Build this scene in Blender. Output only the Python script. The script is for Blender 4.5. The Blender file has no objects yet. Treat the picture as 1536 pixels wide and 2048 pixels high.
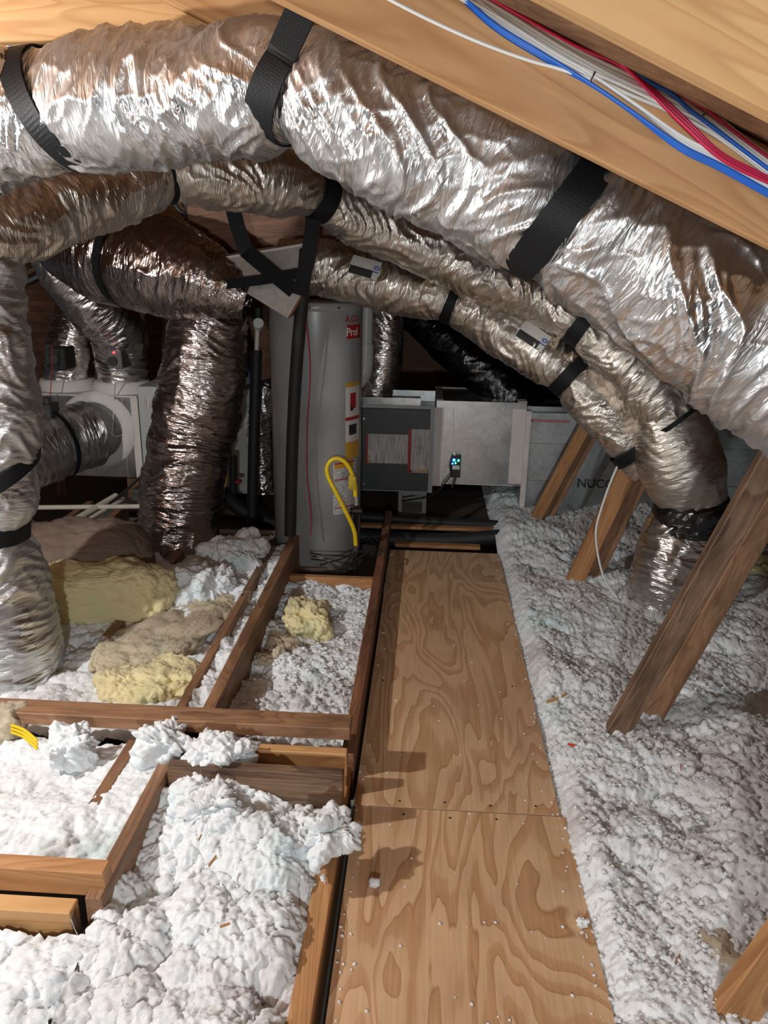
import bpy, bmesh, math, random
import numpy as np
from mathutils import Matrix, Vector

# ------------------------------------------------------------------ camera
W, H, F = 1536.0, 2048.0, 1538.0
CAM = np.array([0.0, 0.0, 1.70])
def _basis():
    d = np.array([(861 - W/2)/F, -(528 - H/2)/F, -1.0]); d /= np.linalg.norm(d)
    r = math.radians(2.0)
    u0 = np.array([math.sin(r), math.cos(r), 0]); u = u0 - d*u0.dot(d); u /= np.linalg.norm(u)
    return np.stack([np.cross(d, u), d, u])
CM = _basis()
scene = bpy.context.scene
col = scene.collection
cd = bpy.data.cameras.new('camera'); cam = bpy.data.objects.new('camera', cd); col.objects.link(cam)
cd.sensor_fit = 'VERTICAL'; cd.sensor_height = 36; cd.lens = F*36/H; cd.clip_start = 0.05
cam.matrix_world = Matrix.Translation(CAM) @ Matrix(CM.tolist()).to_4x4()
scene.camera = cam
# ------------------------------------------------------------------ light
world = bpy.data.worlds.new('attic_air'); scene.world = world; world.use_nodes = True
world.node_tree.nodes['Background'].inputs[0].default_value = (.75, .85, 1, 1)
world.node_tree.nodes['Background'].inputs[1].default_value = 0.045
def lamp(name, loc, power, radius, color):
    l = bpy.data.lights.new(name, 'POINT'); l.energy = power; l.shadow_soft_size = radius; l.color = color
    o = bpy.data.objects.new(name, l); o.location = loc; col.objects.link(o); return o
lamp('work_light', (-2.15, 1.42, 1.85), 165, .035, (1, .98, .965))
lamp('head_lamp', (.05, -1.35, 1.45), 180, .06, (.93, .98, 1))
vs = scene.view_settings
vs.view_transform = 'Standard'; vs.look = 'None'; vs.exposure = 0.0; vs.gamma = 1; vs.use_curve_mapping = False

# ------------------------------------------------------------------ pixel helpers (direction from the photo, distance from contact)
def ray(px, py): return CM @ np.array([(px - W/2)/F, -(py - H/2)/F, -1.0])
def AZ(px, py, z=0.0): r = ray(px, py); return CAM + r*((z - CAM[2])/r[2])
def AY(px, py, y): r = ray(px, py); return CAM + r*(y/r[1])
def depth(p): return -(CM.T @ (np.array(p) - CAM))[2]
def RP(rpx, p): return rpx*depth(p)/F

# ------------------------------------------------------------------ noise
_rng = np.random.RandomState(7)
_G = _rng.rand(512)*2*math.pi
_P = _rng.permutation(512)
def _h(ix, iy): return _P[(_P[ix & 511] + iy) & 511]
def perlin(x, y, py=None, seed=0):
    x = np.asarray(x, float) + seed*17.31; y = np.asarray(y, float)
    ix = np.floor(x).astype(int); iy = np.floor(y).astype(int); fx = x - ix; fy = y - iy
    def g(i, j, dx, dy):
        jj = (j % py) if py else j
        a = _G[_h(i + seed*31, jj)]
        return np.cos(a)*dx + np.sin(a)*dy
    u = fx*fx*fx*(fx*(fx*6 - 15) + 10); v = fy*fy*fy*(fy*(fy*6 - 15) + 10)
    a = g(ix, iy, fx, fy); b = g(ix + 1, iy, fx - 1, fy); c = g(ix, iy + 1, fx, fy - 1); d = g(ix + 1, iy + 1, fx - 1, fy - 1)
    return 1.5*((a*(1 - u) + b*u)*(1 - v) + (c*(1 - u) + d*u)*v)
def puffs(x, y, c, seed=0, sharp=1.0):
    """cotton-like domes on a jittered grid of pitch c, returned 0..1"""
    x = x/c; y = y/c; ix = np.floor(x).astype(int); iy = np.floor(y).astype(int); best = np.zeros_like(x)
    for i in (-1, 0, 1):
        for j in (-1, 0, 1):
            h = _h(ix + i + seed*13, iy + j + seed*7)
            jx = _G[h]/(2*math.pi); jy = _G[(h*7 + 3) & 511]/(2*math.pi); rr = .55 + .5*_G[(h*5 + 11) & 511]/(2*math.pi)
            d2 = (x - (ix + i + jx))**2 + (y - (iy + j + jy))**2
            best = np.maximum(best, np.sqrt(np.maximum(0, rr*rr - d2)))
    return best

def puffs3(p, c, seed=0):
    q = p/c; i0 = np.floor(q).astype(int); best = np.zeros(len(q))
    for i in (-1, 0, 1):
        for j in (-1, 0, 1):
            for k in (-1, 0, 1):
                h = _P[(_h(i0[:, 0] + i + seed*13, i0[:, 1] + j + seed*7) + i0[:, 2] + k) & 511]
                g = lambda m: _G[(h*m + 3*m) & 511]/(2*math.pi)
                d2 = (q[:, 0] - (i0[:, 0] + i + g(1)))**2 + (q[:, 1] - (i0[:, 1] + j + g(7)))**2 + (q[:, 2] - (i0[:, 2] + k + g(11)))**2
                rr = .5 + .45*g(5); best = np.maximum(best, np.sqrt(np.maximum(0, rr*rr - d2)))
    return best

# ------------------------------------------------------------------ object helpers
_M = {}
def link(name, data, mat=None, parent=None, M=None):
    o = bpy.data.objects.new(name, data); col.objects.link(o)
    M = M or Matrix.Identity(4)
    if parent is not None:
        o.parent = parent; o.matrix_basis = _M[parent.name].inverted() @ M
    else: o.matrix_basis = M
    _M[o.name] = M
    if mat is not None and data is not None: data.materials.append(mat)
    return o
def tag(o, label, cat, group=None):
    o['label'] = label; o['category'] = cat
    if group: o['group'] = group
    return o
def thing(name, loc, label, cat, group=None):
    return tag(link(name, None, M=Matrix.Translation(Vector([float(c) for c in loc]))), label, cat, group)
def quads_mesh(name, v, f, uv=None, smooth=True):
    v = np.ascontiguousarray(v, dtype=np.float32); f = np.ascontiguousarray(f, dtype=np.int32)
    me = bpy.data.meshes.new(name); n = f.shape[1]
    me.vertices.add(len(v)); me.vertices.foreach_set('co', v.ravel())
    me.loops.add(f.size); me.loops.foreach_set('vertex_index', f.ravel())
    me.polygons.add(len(f)); me.polygons.foreach_set('loop_start', np.arange(0, f.size, n, dtype=np.int32))
    me.polygons.foreach_set('loop_total', np.full(len(f), n, dtype=np.int32))
    if smooth: me.polygons.foreach_set('use_smooth', np.ones(len(f), dtype=bool))
    me.update(calc_edges=True)
    if uv is not None:
        l = me.uv_layers.new(name='UVMap'); l.data.foreach_set('uv', np.ascontiguousarray(uv[f.ravel()], dtype=np.float32).ravel())
    return me
class MB:
    """collects shapes in world space; build() links them as one mesh"""
    def __init__(s): s.v = []; s.f = []; s.sm = []
    def add(s, v, f, smooth=False):
        n = len(s.v); s.v += [tuple(map(float, p)) for p in v]; s.f += [tuple(int(i) + n for i in q) for q in f]; s.sm += [smooth]*len(f); return s
    def box(s, lo, hi, M=None, b=0.0):
        x0, y0, z0 = lo; x1, y1, z1 = hi
        if b <= 0:
            v = [(x0,y0,z0),(x1,y0,z0),(x1,y1,z0),(x0,y1,z0),(x0,y0,z1),(x1,y0,z1),(x1,y1,z1),(x0,y1,z1)]
            f = [(0,3,2,1),(4,5,6,7),(0,1,5,4),(1,2,6,5),(2,3,7,6),(3,0,4,7)]
        else:
            v, f = chamfer(x0,y0,z0,x1,y1,z1,b)
        if M is not None: v = [tuple(M @ Vector(p)) for p in v]
        return s.add(v, f)
    def tube(s, pts, r, n=10, caps=True, smooth=True):
        pts = [np.array(p, float) for p in pts]; m = len(pts); R = r if hasattr(r, '__len__') else [r]*m
        T = frames(np.array(pts)); v = []; f = []
        for i in range(m):
            for k in range(n):
                a = 2*math.pi*k/n; v.append(pts[i] + R[i]*(math.cos(a)*T[1][i] + math.sin(a)*T[2][i]))
        for i in range(m - 1):
            for k in range(n): f.append((i*n + k, i*n + (k + 1) % n, (i + 1)*n + (k + 1) % n, (i + 1)*n + k))
        s.add(v, f, smooth)
        if caps: s.add(v[:n], [tuple(range(n))[::-1]]); s.add(v[-n:], [tuple(range(n))])
        return s
    def lathe(s, c, prof, n=32, a0=0, a1=2*math.pi, smooth=True):
        full = abs(a1 - a0 - 2*math.pi) < 1e-6; v = []; m = n if full else n + 1
        for r, z in prof:
            for k in range(m):
                a = a0 + (a1 - a0)*k/n; v.append((c[0] + r*math.cos(a), c[1] + r*math.sin(a), c[2] + z))
        f = [(i*m + k, i*m + (k + 1) % m, (i + 1)*m + (k + 1) % m, (i + 1)*m + k) for i in range(len(prof) - 1) for k in range(n)]
        return s.add(v, f, smooth)
    def prism(s, poly, d):
        """polygon of 3-D points pushed along vector d"""
        n = len(poly); p = [np.array(q, float) for q in poly]; d = np.array(d, float)
        v = p + [q + d for q in p]
        f = [tuple(range(n))[::-1], tuple(range(n, 2*n))] + [(i, (i + 1) % n, n + (i + 1) % n, n + i) for i in range(n)]
        return s.add(v, f)
    def ribbon(s, pts, wd, w, t):
        pts = np.array(pts, float); m = len(pts); v = []
        tg = np.gradient(pts, axis=0); tg /= np.linalg.norm(tg, axis=1)[:, None] + 1e-9
        for i in range(m):
            wv = np.array(wd[i] if np.ndim(wd) > 1 else wd, float); wv = wv - tg[i]*wv.dot(tg[i]); wv /= np.linalg.norm(wv) + 1e-9
            nv = np.cross(tg[i], wv)
            for a, b in ((-1,-1),(1,-1),(1,1),(-1,1)): v.append(pts[i] + wv*a*w/2 + nv*b*t/2)
        f = [(i*4 + k, i*4 + (k + 1) % 4, (i + 1)*4 + (k + 1) % 4, (i + 1)*4 + k) for i in range(m - 1) for k in range(4)] + [(3,2,1,0), tuple((m - 1)*4 + k for k in range(4))]
        return s.add(v, f)
    def build(s, name, mat, parent=None, origin=None):
        o0 = np.array(origin, float) if origin is not None else (np.array(_M[parent.name].translation) if parent is not None else np.mean(np.array(s.v), axis=0))
        me = bpy.data.meshes.new(name); me.from_pydata([tuple(np.array(p) - o0) for p in s.v], [], s.f)
        me.polygons.foreach_set('use_smooth', s.sm); me.update()
        return link(name, me, mat, parent, Matrix.Translation(Vector(o0.tolist())))
def chamfer(x0,y0,z0,x1,y1,z1,b):
    c = [((x0,x1),(y0,y1),(z0,z1))]; v = []; idx = {}
    for i in (0,1):
        for j in (0,1):
            for k in (0,1):
                p = [(x0,x1)[i],(y0,y1)[j],(z0,z1)[k]]; sg = [b if q == 0 else -b for q in (i,j,k)]
                for ax in range(3):
                    q = [p[m] + sg[m] for m in range(3)]; q[ax] = p[ax]; idx[(i,j,k,ax)] = len(v); v.append(tuple(q))
    f = []
    for ax in range(3):
        o = [m for m in range(3) if m != ax]
        for sd in (0,1):
            q = []
            for a, d in ((0,0),(1,0),(1,1),(0,1)):
                t = [0,0,0]; t[ax] = sd; t[o[0]] = a; t[o[1]] = d; q.append(idx[(t[0],t[1],t[2],ax)])
            if (sd == 0) != (ax == 1): q = q[::-1]
            f.append(tuple(q))
    for ax in range(3):
        o = [m for m in range(3) if m != ax]
        for a in (0,1):
            for d in (0,1):
                q = []
                for e, w in ((0,o[0]),(0,o[1]),(1,o[1]),(1,o[0])):
                    t = [0,0,0]; t[ax] = e; t[o[0]] = a; t[o[1]] = d; q.append(idx[(t[0],t[1],t[2],w)])
                f.append(tuple(q))
    for i in (0,1):
        for j in (0,1):
            for k in (0,1): f.append(tuple(idx[(i,j,k,ax)] for ax in range(3)))
    return v, f
def frames(P):
    n = len(P); T = np.gradient(P, axis=0); T /= np.linalg.norm(T, axis=1)[:, None] + 1e-12
    up = np.array([0,0,1.0]) if abs(T[0][2]) < .95 else np.array([0,1.0,0])
    A = np.zeros((n,3)); B = np.zeros((n,3))
    a = up - T[0]*up.dot(T[0]); a /= np.linalg.norm(a)
    for i in range(n):
        a = a - T[i]*a.dot(T[i]); a /= np.linalg.norm(a) + 1e-12; A[i] = a; B[i] = np.cross(T[i], a)
    return T, A, B
def spline(P, ds=.01):
    """Catmull-Rom through rows of P (any width, first three are xyz), resampled every ds metres"""
    P = np.array(P, float); Q = np.vstack([2*P[0] - P[1], P, 2*P[-1] - P[-2]]); out = []
    for i in range(1, len(Q) - 2):
        p0, p1, p2, p3 = Q[i-1], Q[i], Q[i+1], Q[i+2]
        for t in np.linspace(0, 1, 24, endpoint=False):
            out.append(.5*((2*p1) + (-p0 + p2)*t + (2*p0 - 5*p1 + 4*p2 - p3)*t*t + (-p0 + 3*p1 - 3*p2 + p3)*t**3))
    out.append(P[-1]); out = np.array(out)
    s = np.concatenate([[0], np.cumsum(np.linalg.norm(np.diff(out[:, :3], axis=0), axis=1))])
    n = max(3, int(s[-1]/ds)); t = np.linspace(0, s[-1], n)
    return np.stack([np.interp(t, s, out[:, k]) for k in range(P.shape[1])], 1), t

# ------------------------------------------------------------------ materials
def mat(name, base=(.5,.5,.5), rough=.6, metal=0.0, spec=None):
    m = bpy.data.materials.new(name); m.use_nodes = True; b = m.node_tree.nodes['Principled BSDF']
    b.inputs['Base Color'].default_value = (*base, 1); b.inputs['Roughness'].default_value = rough; b.inputs['Metallic'].default_value = metal
    if spec is not None: b.inputs['Specular IOR Level'].default_value = spec
    return m
class NT:
    def __init__(s, m): s.t = m.node_tree; s.b = s.t.nodes['Principled BSDF']
    def n(s, typ, **kw):
        nd = s.t.nodes.new(typ)
        for k, v in kw.items():
            if k.startswith('i_'):
                key = k[2:]; nd.inputs[int(key) if key.isdigit() else key.replace('_', ' ')].default_value = v
            else: setattr(nd, k, v)
        return nd
    def l(s, a, ao, b, bi): s.t.links.new(a.outputs[ao], b.inputs[bi])
    def coord(s, out='Object', scale=(1,1,1), loc=(0,0,0), rnd=True):
        c = s.n('ShaderNodeTexCoord'); mp = s.n('ShaderNodeMapping'); mp.inputs['Scale'].default_value = scale; mp.inputs['Location'].default_value = loc
        s.l(c, out, mp, 'Vector')
        if rnd and out == 'Object':
            oi = s.n('ShaderNodeObjectInfo'); mu = s.n('ShaderNodeMath', operation='MULTIPLY'); mu.inputs[1].default_value = 37.0
            s.l(oi, 'Random', mu, 0); cx = s.n('ShaderNodeCombineXYZ')
            for k in range(3): s.l(mu, 0, cx, k)
            s.l(cx, 0, mp, 'Location')
        return mp
    def ramp(s, src, out, stops, interp='LINEAR'):
        r = s.n('ShaderNodeValToRGB'); r.color_ramp.interpolation = interp; e = r.color_ramp.elements
        while len(e) > 1: e.remove(e[-1])
        e[0].position = stops[0][0]; e[0].color = (*stops[0][1], 1)
        for p, c in stops[1:]: k = e.new(p); k.color = (*c, 1)
        s.l(src, out, r, 'Fac'); return r
    def mix(s, a, ao, b, bo, fac, fo=None, blend='MIX'):
        m = s.n('ShaderNodeMix', data_type='RGBA', blend_type=blend)
        for (src, o, idx) in ((a, ao, 6), (b, bo, 7)):
            if isinstance(src, tuple): m.inputs[idx].default_value = (*src, 1)
            else: s.l(src, o, m, idx)
        if isinstance(fac, (int, float)): m.inputs[0].default_value = fac
        else: s.l(fac, fo, m, 0)
        return m
    def bump(s, src, out, strength, dist, prev=None):
        b = s.n('ShaderNodeBump'); b.inputs['Strength'].default_value = strength; b.inputs['Distance'].default_value = dist
        s.l(src, out, b, 'Height')
        if prev: s.l(prev, 0, b, 'Normal')
        return b
def wood(name, light, mid, dark, rough=.62, grime=.25, line=34):
    m = mat(name, mid, rough); N = NT(m)
    mp = N.coord('Object', (.9, line, line))
    w = N.n('ShaderNodeTexNoise', noise_dimensions='3D', i_Scale=.55, i_Detail=3.0, i_Roughness=.55, i_Distortion=.4); N.l(mp, 0, w, 'Vector')
    mp2 = N.coord('Object', (.7, 5.5, 5.5))
    c = N.n('ShaderNodeTexNoise', i_Scale=1.0, i_Detail=2.0, i_Distortion=1.2); N.l(mp2, 0, c, 'Vector')
    sc = N.n('ShaderNodeMath', operation='MULTIPLY'); sc.inputs[1].default_value = 16; N.l(c, 'Fac', sc, 0)
    fr = N.n('ShaderNodeMath', operation='FRACT'); N.l(sc, 0, fr, 0)
    ring = N.ramp(fr, 0, [(0, light), (.55, mid), (.86, dark), (1, light)])
    fine = N.ramp(w, 'Fac', [(.3, dark), (.5, mid), (.7, light)])
    mx = N.mix(ring, 0, fine, 0, .5)
    mp3 = N.coord('Object', (2.2, 9, 9)); g = N.n('ShaderNodeTexNoise', i_Scale=1.6, i_Detail=5.0, i_Roughness=.65); N.l(mp3, 0, g, 'Vector')
    gr = N.ramp(g, 'Fac', [(.35, tuple(1 - grime*1.3 for _ in range(3))), (.62, (1, 1, 1))])
    mm = N.mix(mx, 2, gr, 0, 1.0, blend='MULTIPLY'); N.l(mm, 2, N.b, 'Base Color')
    bp = N.bump(fine, 0, .25, .002); N.l(bp, 0, N.b, 'Normal')
    return m
WOOD_NEW = wood('pale_fir', (.70,.43,.20), (.62,.35,.145), (.46,.225,.08), grime=.10, line=26)
WOOD_FAIR = wood('orange_fir', (.56,.30,.13), (.46,.22,.085), (.30,.125,.042), grime=.18)
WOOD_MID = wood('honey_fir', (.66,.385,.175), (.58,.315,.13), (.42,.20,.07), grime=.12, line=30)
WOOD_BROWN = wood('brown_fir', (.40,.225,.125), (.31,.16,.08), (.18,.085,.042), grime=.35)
WOOD_RED = wood('redwood', (.33,.155,.082), (.25,.108,.054), (.15,.057,.028), grime=.35)
WOOD_GREY = wood('weathered_fir', (.34,.225,.145), (.22,.125,.072), (.095,.05,.028), grime=.45, line=46)
WOOD_DECK = wood('roof_sheathing', (.36,.20,.10), (.27,.14,.065), (.18,.085,.036), grime=.4, line=12)

def make_ply():
    m = mat('plywood_face', (.6,.4,.25), .55); N = NT(m)
    mp = N.coord('Object', (3.0, .60, 1), (3.3, 1.4, 0), rnd=False)
    a = N.n('ShaderNodeTexNoise', i_Scale=1.3, i_Detail=3.0, i_Roughness=.42, i_Distortion=.7); N.l(mp, 0, a, 'Vector')
    s = N.n('ShaderNodeMath', operation='MULTIPLY'); s.inputs[1].default_value = 12.5; N.l(a, 'Fac', s, 0)
    fr = N.n('ShaderNodeMath', operation='FRACT'); N.l(s, 0, fr, 0)
    ring = N.ramp(fr, 0, [(0, (.68,.455,.27)), (.50, (.65,.42,.245)), (.60, (.57,.345,.185)), (.92, (.53,.305,.155)), (.955, (.41,.22,.105)), (1, (.66,.44,.26))])
    mq = N.coord('Object', (60, 2.2, 1), rnd=False); f = N.n('ShaderNodeTexNoise', i_Scale=2.0, i_Detail=4.0); N.l(mq, 0, f, 'Vector')
    fr2 = N.ramp(f, 'Fac', [(.3, (.86,.84,.82)), (.7, (1.05,1.05,1.05))])
    mm = N.mix(ring, 0, fr2, 0, 1.0, blend='MULTIPLY')
    # knots
    mk = N.coord('Object', (1.5, 1.05, 1), (.37, .6, 0), rnd=False); vo = N.n('ShaderNodeTexVoronoi', i_Scale=1.25); N.l(mk, 0, vo, 'Vector')
    kr = N.ramp(vo, 'Distance', [(0, (.24,.10,.055)), (.028, (.34,.16,.085)), (.036, (.20,.09,.05)), (.042, (1,1,1))])
    km = N.mix(mm, 2, kr, 0, 1.0, blend='MULTIPLY')
    dn = N.n('ShaderNodeTexNoise', i_Scale=2.3, i_Detail=5.0, i_Roughness=.6); N.l(N.coord('Object', rnd=False), 0, dn, 'Vector')
    dr = N.ramp(dn, 'Fac', [(.35, (.84,.83,.84)), (.6, (1,1,1))]); d2 = N.mix(km, 2, dr, 0, 1.0, blend='MULTIPLY')
    N.l(d2, 2, N.b, 'Base Color')
    N.l(N.bump(ring, 0, .12, .002), 0, N.b, 'Normal'); return m
PLY = make_ply()
PLY_EDGE = mat('plywood_edge', (.42,.27,.15), .7)

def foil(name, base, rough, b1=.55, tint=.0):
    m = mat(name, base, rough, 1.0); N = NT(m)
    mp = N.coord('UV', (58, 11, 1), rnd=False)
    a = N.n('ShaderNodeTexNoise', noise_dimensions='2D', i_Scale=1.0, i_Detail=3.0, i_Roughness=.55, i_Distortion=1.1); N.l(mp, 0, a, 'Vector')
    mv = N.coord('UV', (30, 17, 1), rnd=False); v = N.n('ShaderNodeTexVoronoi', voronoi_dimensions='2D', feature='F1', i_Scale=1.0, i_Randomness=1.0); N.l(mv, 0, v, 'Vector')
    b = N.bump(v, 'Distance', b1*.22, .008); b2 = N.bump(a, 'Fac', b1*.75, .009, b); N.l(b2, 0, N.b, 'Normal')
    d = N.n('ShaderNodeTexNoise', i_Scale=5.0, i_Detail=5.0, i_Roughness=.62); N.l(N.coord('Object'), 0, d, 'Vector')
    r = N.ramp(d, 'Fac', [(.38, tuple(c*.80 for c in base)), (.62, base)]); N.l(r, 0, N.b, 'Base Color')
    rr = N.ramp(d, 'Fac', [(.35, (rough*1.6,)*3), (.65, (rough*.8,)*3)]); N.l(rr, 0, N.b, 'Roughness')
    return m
FOIL = foil('foil_jacket', (.70,.70,.70), .31, .66)
FOIL_WARM = foil('foil_jacket_dusty', (.76,.69,.615), .34, .75)
FOIL_FINE = foil('foil_jacket_crinkled', (.78,.74,.71), .21, .8)
FOIL_SHADED = foil('foil_jacket_shaded', (.50,.43,.405), .17, .85)  # darker foil copy, shade and dark reflections put into its base colour
FOIL_BLACK = foil('black_film_jacket', (.10,.10,.105), .22, .7)
def galv(name, base=(.54,.555,.56), rough=.27):
    m = mat(name, base, rough, 1.0); N = NT(m); v = N.n('ShaderNodeTexVoronoi', i_Scale=42.0); N.l(N.coord('Object'), 0, v, 'Vector')
    r = N.ramp(v, 'Color', [(.2, tuple(c*.88 for c in base)), (.8, base)]); N.l(r, 0, N.b, 'Base Color')
    d = N.n('ShaderNodeTexNoise', i_Scale=3.5, i_Detail=4.0); N.l(N.coord('Object'), 0, d, 'Vector'); rr = N.ramp(d, 'Fac', [(.35, (rough*1.35,)*3), (.65, (rough*.8,)*3)]); N.l(rr, 0, N.b, 'Roughness')
    N.l(N.bump(d, 'Fac', .15, .02), 0, N.b, 'Normal'); return m
FOIL_BOARD = galv('foil_faced_board', (.72,.70,.68), .55)
STRAP = mat('black_webbing', (.006,.0065,.008), .55, 0, .25)
def _webbing():
    N = NT(STRAP); w = N.n('ShaderNodeTexNoise', i_Scale=260.0, i_Detail=2.0); N.l(N.coord('Object'), 0, w, 'Vector'); N.l(N.bump(w, 'Fac', .35, .002), 0, N.b, 'Normal')
_webbing()
BLACK = mat('black_foam', (.014,.014,.015), .62)
RUBBER = mat('black_cable', (.012,.012,.013), .45)
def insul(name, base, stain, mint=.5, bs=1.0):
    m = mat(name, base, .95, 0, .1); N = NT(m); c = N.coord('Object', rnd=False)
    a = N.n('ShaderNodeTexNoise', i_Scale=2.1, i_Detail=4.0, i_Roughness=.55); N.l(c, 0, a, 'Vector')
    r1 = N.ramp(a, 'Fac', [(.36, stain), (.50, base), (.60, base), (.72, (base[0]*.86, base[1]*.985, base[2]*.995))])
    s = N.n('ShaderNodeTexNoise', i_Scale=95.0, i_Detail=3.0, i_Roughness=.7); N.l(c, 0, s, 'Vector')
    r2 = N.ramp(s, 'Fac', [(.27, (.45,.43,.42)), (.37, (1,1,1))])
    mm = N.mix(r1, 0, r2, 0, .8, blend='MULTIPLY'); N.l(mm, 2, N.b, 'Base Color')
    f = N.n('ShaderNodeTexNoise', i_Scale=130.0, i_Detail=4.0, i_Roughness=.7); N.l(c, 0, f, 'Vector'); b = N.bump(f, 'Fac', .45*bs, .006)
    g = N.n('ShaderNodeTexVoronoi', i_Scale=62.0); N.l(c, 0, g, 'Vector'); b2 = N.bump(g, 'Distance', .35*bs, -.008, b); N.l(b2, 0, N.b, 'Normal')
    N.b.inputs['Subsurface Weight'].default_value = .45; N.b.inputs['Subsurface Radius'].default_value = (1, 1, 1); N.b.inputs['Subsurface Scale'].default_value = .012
    return m
INS_WHITE = insul('white_loose_fill', (.775,.82,.85), (.69,.69,.70), bs=.75)
INS_GREY = insul('dusty_loose_fill', (.80,.845,.87), (.64,.62,.63), bs=1.0)
INS_YEL = insul('yellow_batt_wool', (.76,.68,.40), (.50,.44,.27), bs=.9)
INS_TAN = insul('dusty_batt_wool', (.52,.45,.33), (.38,.31,.23), bs=.9)
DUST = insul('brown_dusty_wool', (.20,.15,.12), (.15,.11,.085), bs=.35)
GALV = galv('galvanized_steel'); GALV_DK = galv('galvanized_steel_dull', (.50,.53,.53), .42)
def painted(name, base, rough=.4):
    m = mat(name, base, rough); N = NT(m); d = N.n('ShaderNodeTexNoise', i_Scale=6.0, i_Detail=6.0, i_Roughness=.65); N.l(N.coord('Object'), 0, d, 'Vector')
    r = N.ramp(d, 'Fac', [(.35, tuple(c*.86 for c in base)), (.6, base)]); N.l(r, 0, N.b, 'Base Color'); return m
HEATER = painted('heater_grey_enamel', (.31,.315,.32), .30)
PANEL = painted('charcoal_panel', (.052,.056,.060), .42)
CABINET = painted('cabinet_grey', (.44,.45,.44), .45)
PALE = painted('handler_grey', (.47,.49,.475), .5)
MASTIC = painted('white_mastic', (.76,.73,.70), .7)
TAPE = painted('white_foil_tape', (.72,.66,.63), .5)
WHITE = mat('white_plastic', (.75,.74,.70), .4)
PVC = painted('cream_pvc_pipe', (.72,.67,.58), .42)
PVC_GREY = painted('grey_vent_pipe', (.50,.50,.49), .4)
YELLOW = mat('yellow_coated_hose', (.80,.56,.015), .4)
TAGY = mat('yellow_tag', (.55,.40,.03), .5)
IRON = mat('black_iron', (.03,.027,.025), .5, .6)
COPPER = painted('brown_drain_pipe', (.16,.085,.055), .5)
STEEL = mat('bright_steel', (.7,.7,.7), .3, 1.0)
CONC = painted('grey_concrete', (.33,.32,.30), .9)
GYP = painted('ceiling_drywall_back', (.28,.26,.24), .9)
DARKBOARD = painted('dark_base_board', (.10,.075,.06), .7)
RED = mat('red_print', (.38,.015,.02), .5)
REDW = mat('red_wire', (.30,.02,.035), .5)
INK = mat('black_ink', (.02,.02,.02), .6)
BLUEINK = mat('blue_ink', (.03,.10,.45), .5)
C_WHITE = mat('white_cable_jacket', (.78,.80,.78), .38)
C_BLUE = mat('blue_cable_jacket', (.01,.13,.60), .36)
C_RED = mat('red_cable_jacket', (.55,.012,.07), .36)
C_GREY = mat('grey_staple', (.12,.10,.09), .4, .7)
def glow(name, c, e):
    m = mat(name, c, .4); b = m.node_tree.nodes['Principled BSDF']; b.inputs['Emission Color'].default_value = (*c, 1); b.inputs['Emission Strength'].default_value = e; return m
LED_B = glow('blue_led', (.02,.10,1), 14); LED_G = glow('green_led', (.03,1,.45), 10); LED_R = glow('red_led', (1,.03,.03), 5)
def printed(name, paper, sx, sz, ink=.25, axis_u='X'):
    """paper with rows of grey type (flat print)"""
    m = mat(name, paper, .55); N = NT(m)
    a = N.n('ShaderNodeTexNoise', i_Scale=1.0, i_Detail=2.0, i_Roughness=.8); N.l(N.coord('Object', (sx, sx, sz)), 0, a, 'Vector')
    r = N.ramp(a, 'Fac', [(.45, (ink + .15,)*3), (.54, (1,1,1))]); mm = N.mix(paper, None, r, 0, .8, blend='MULTIPLY'); N.l(mm, 2, N.b, 'Base Color'); return m
PAPER = printed('printed_label_paper', (.66,.63,.60), 210, 9)
PAPER_H = printed('printed_notice_paper', (.62,.61,.60), 38, 210)
PAPER_P = mat('plain_label_paper', (.62,.60,.57), .55)
AMBER = mat('amber_print', (.55,.30,.03), .55)

# ------------------------------------------------------------------ boards
def board(name, p0, p1, w, t, up=(0,0,1), m=WOOD_BROWN, parent=None, b=.003):
    p0 = np.array(p0, float); p1 = np.array(p1, float); x = p1 - p0; L = np.linalg.norm(x); x /= L
    z = np.array(up, float); z -= x*z.dot(x); z /= np.linalg.norm(z); y = np.cross(z, x)
    v, f = chamfer(0, -t/2, -w/2, L, t/2, w/2, b)
    me = bpy.data.meshes.new(name); me.from_pydata(v, [], f); me.update()
    R = Matrix(np.stack([x, y, z], 1).tolist()).to_4x4()
    return link(name, me, m, parent, Matrix.Translation(Vector(p0.tolist())) @ R)

# ================================================================== SETTING
def structure(o): o['kind'] = 'structure'; return o
mb = MB().box((-5.2, -1.6, -.22), (4.2, 8.6, -.19)); structure(mb.build('floor', GYP))
# roof: underside of rafters on the right slope passes (0.20, 1.918); 23.4 degrees
SL = .434; RX = -1.40
def rz(x): return 1.918 - SL*(x - .2) if x >= RX else 1.918 - SL*(RX - .2) - SL*(RX - x)
RD = .14/math.cos(math.atan(SL))
for i, (xa, xb) in enumerate(((RX, 4.4), (-5.4, RX))):
    mb = MB().prism([(xa, -1.6, rz(xa) + RD + .002), (xb, -1.6, rz(xb) + RD + .002), (xb, -1.6, rz(xb) + RD + .02), (xa, -1.6, rz(xa) + RD + .02)], (0, 10.2, 0))
    structure(mb.build('ceiling', WOOD_DECK))
mb = MB().prism([(-5.3, 8.5, -.19), (4.3, 8.5, -.19), (4.3, 8.5, rz(4.3) + .1), (RX, 8.5, rz(RX) + .1), (-5.3, 8.5, rz(-5.3) + .1)], (0, .05, 0))
structure(mb.build('wall_back', WOOD_RED))
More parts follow.
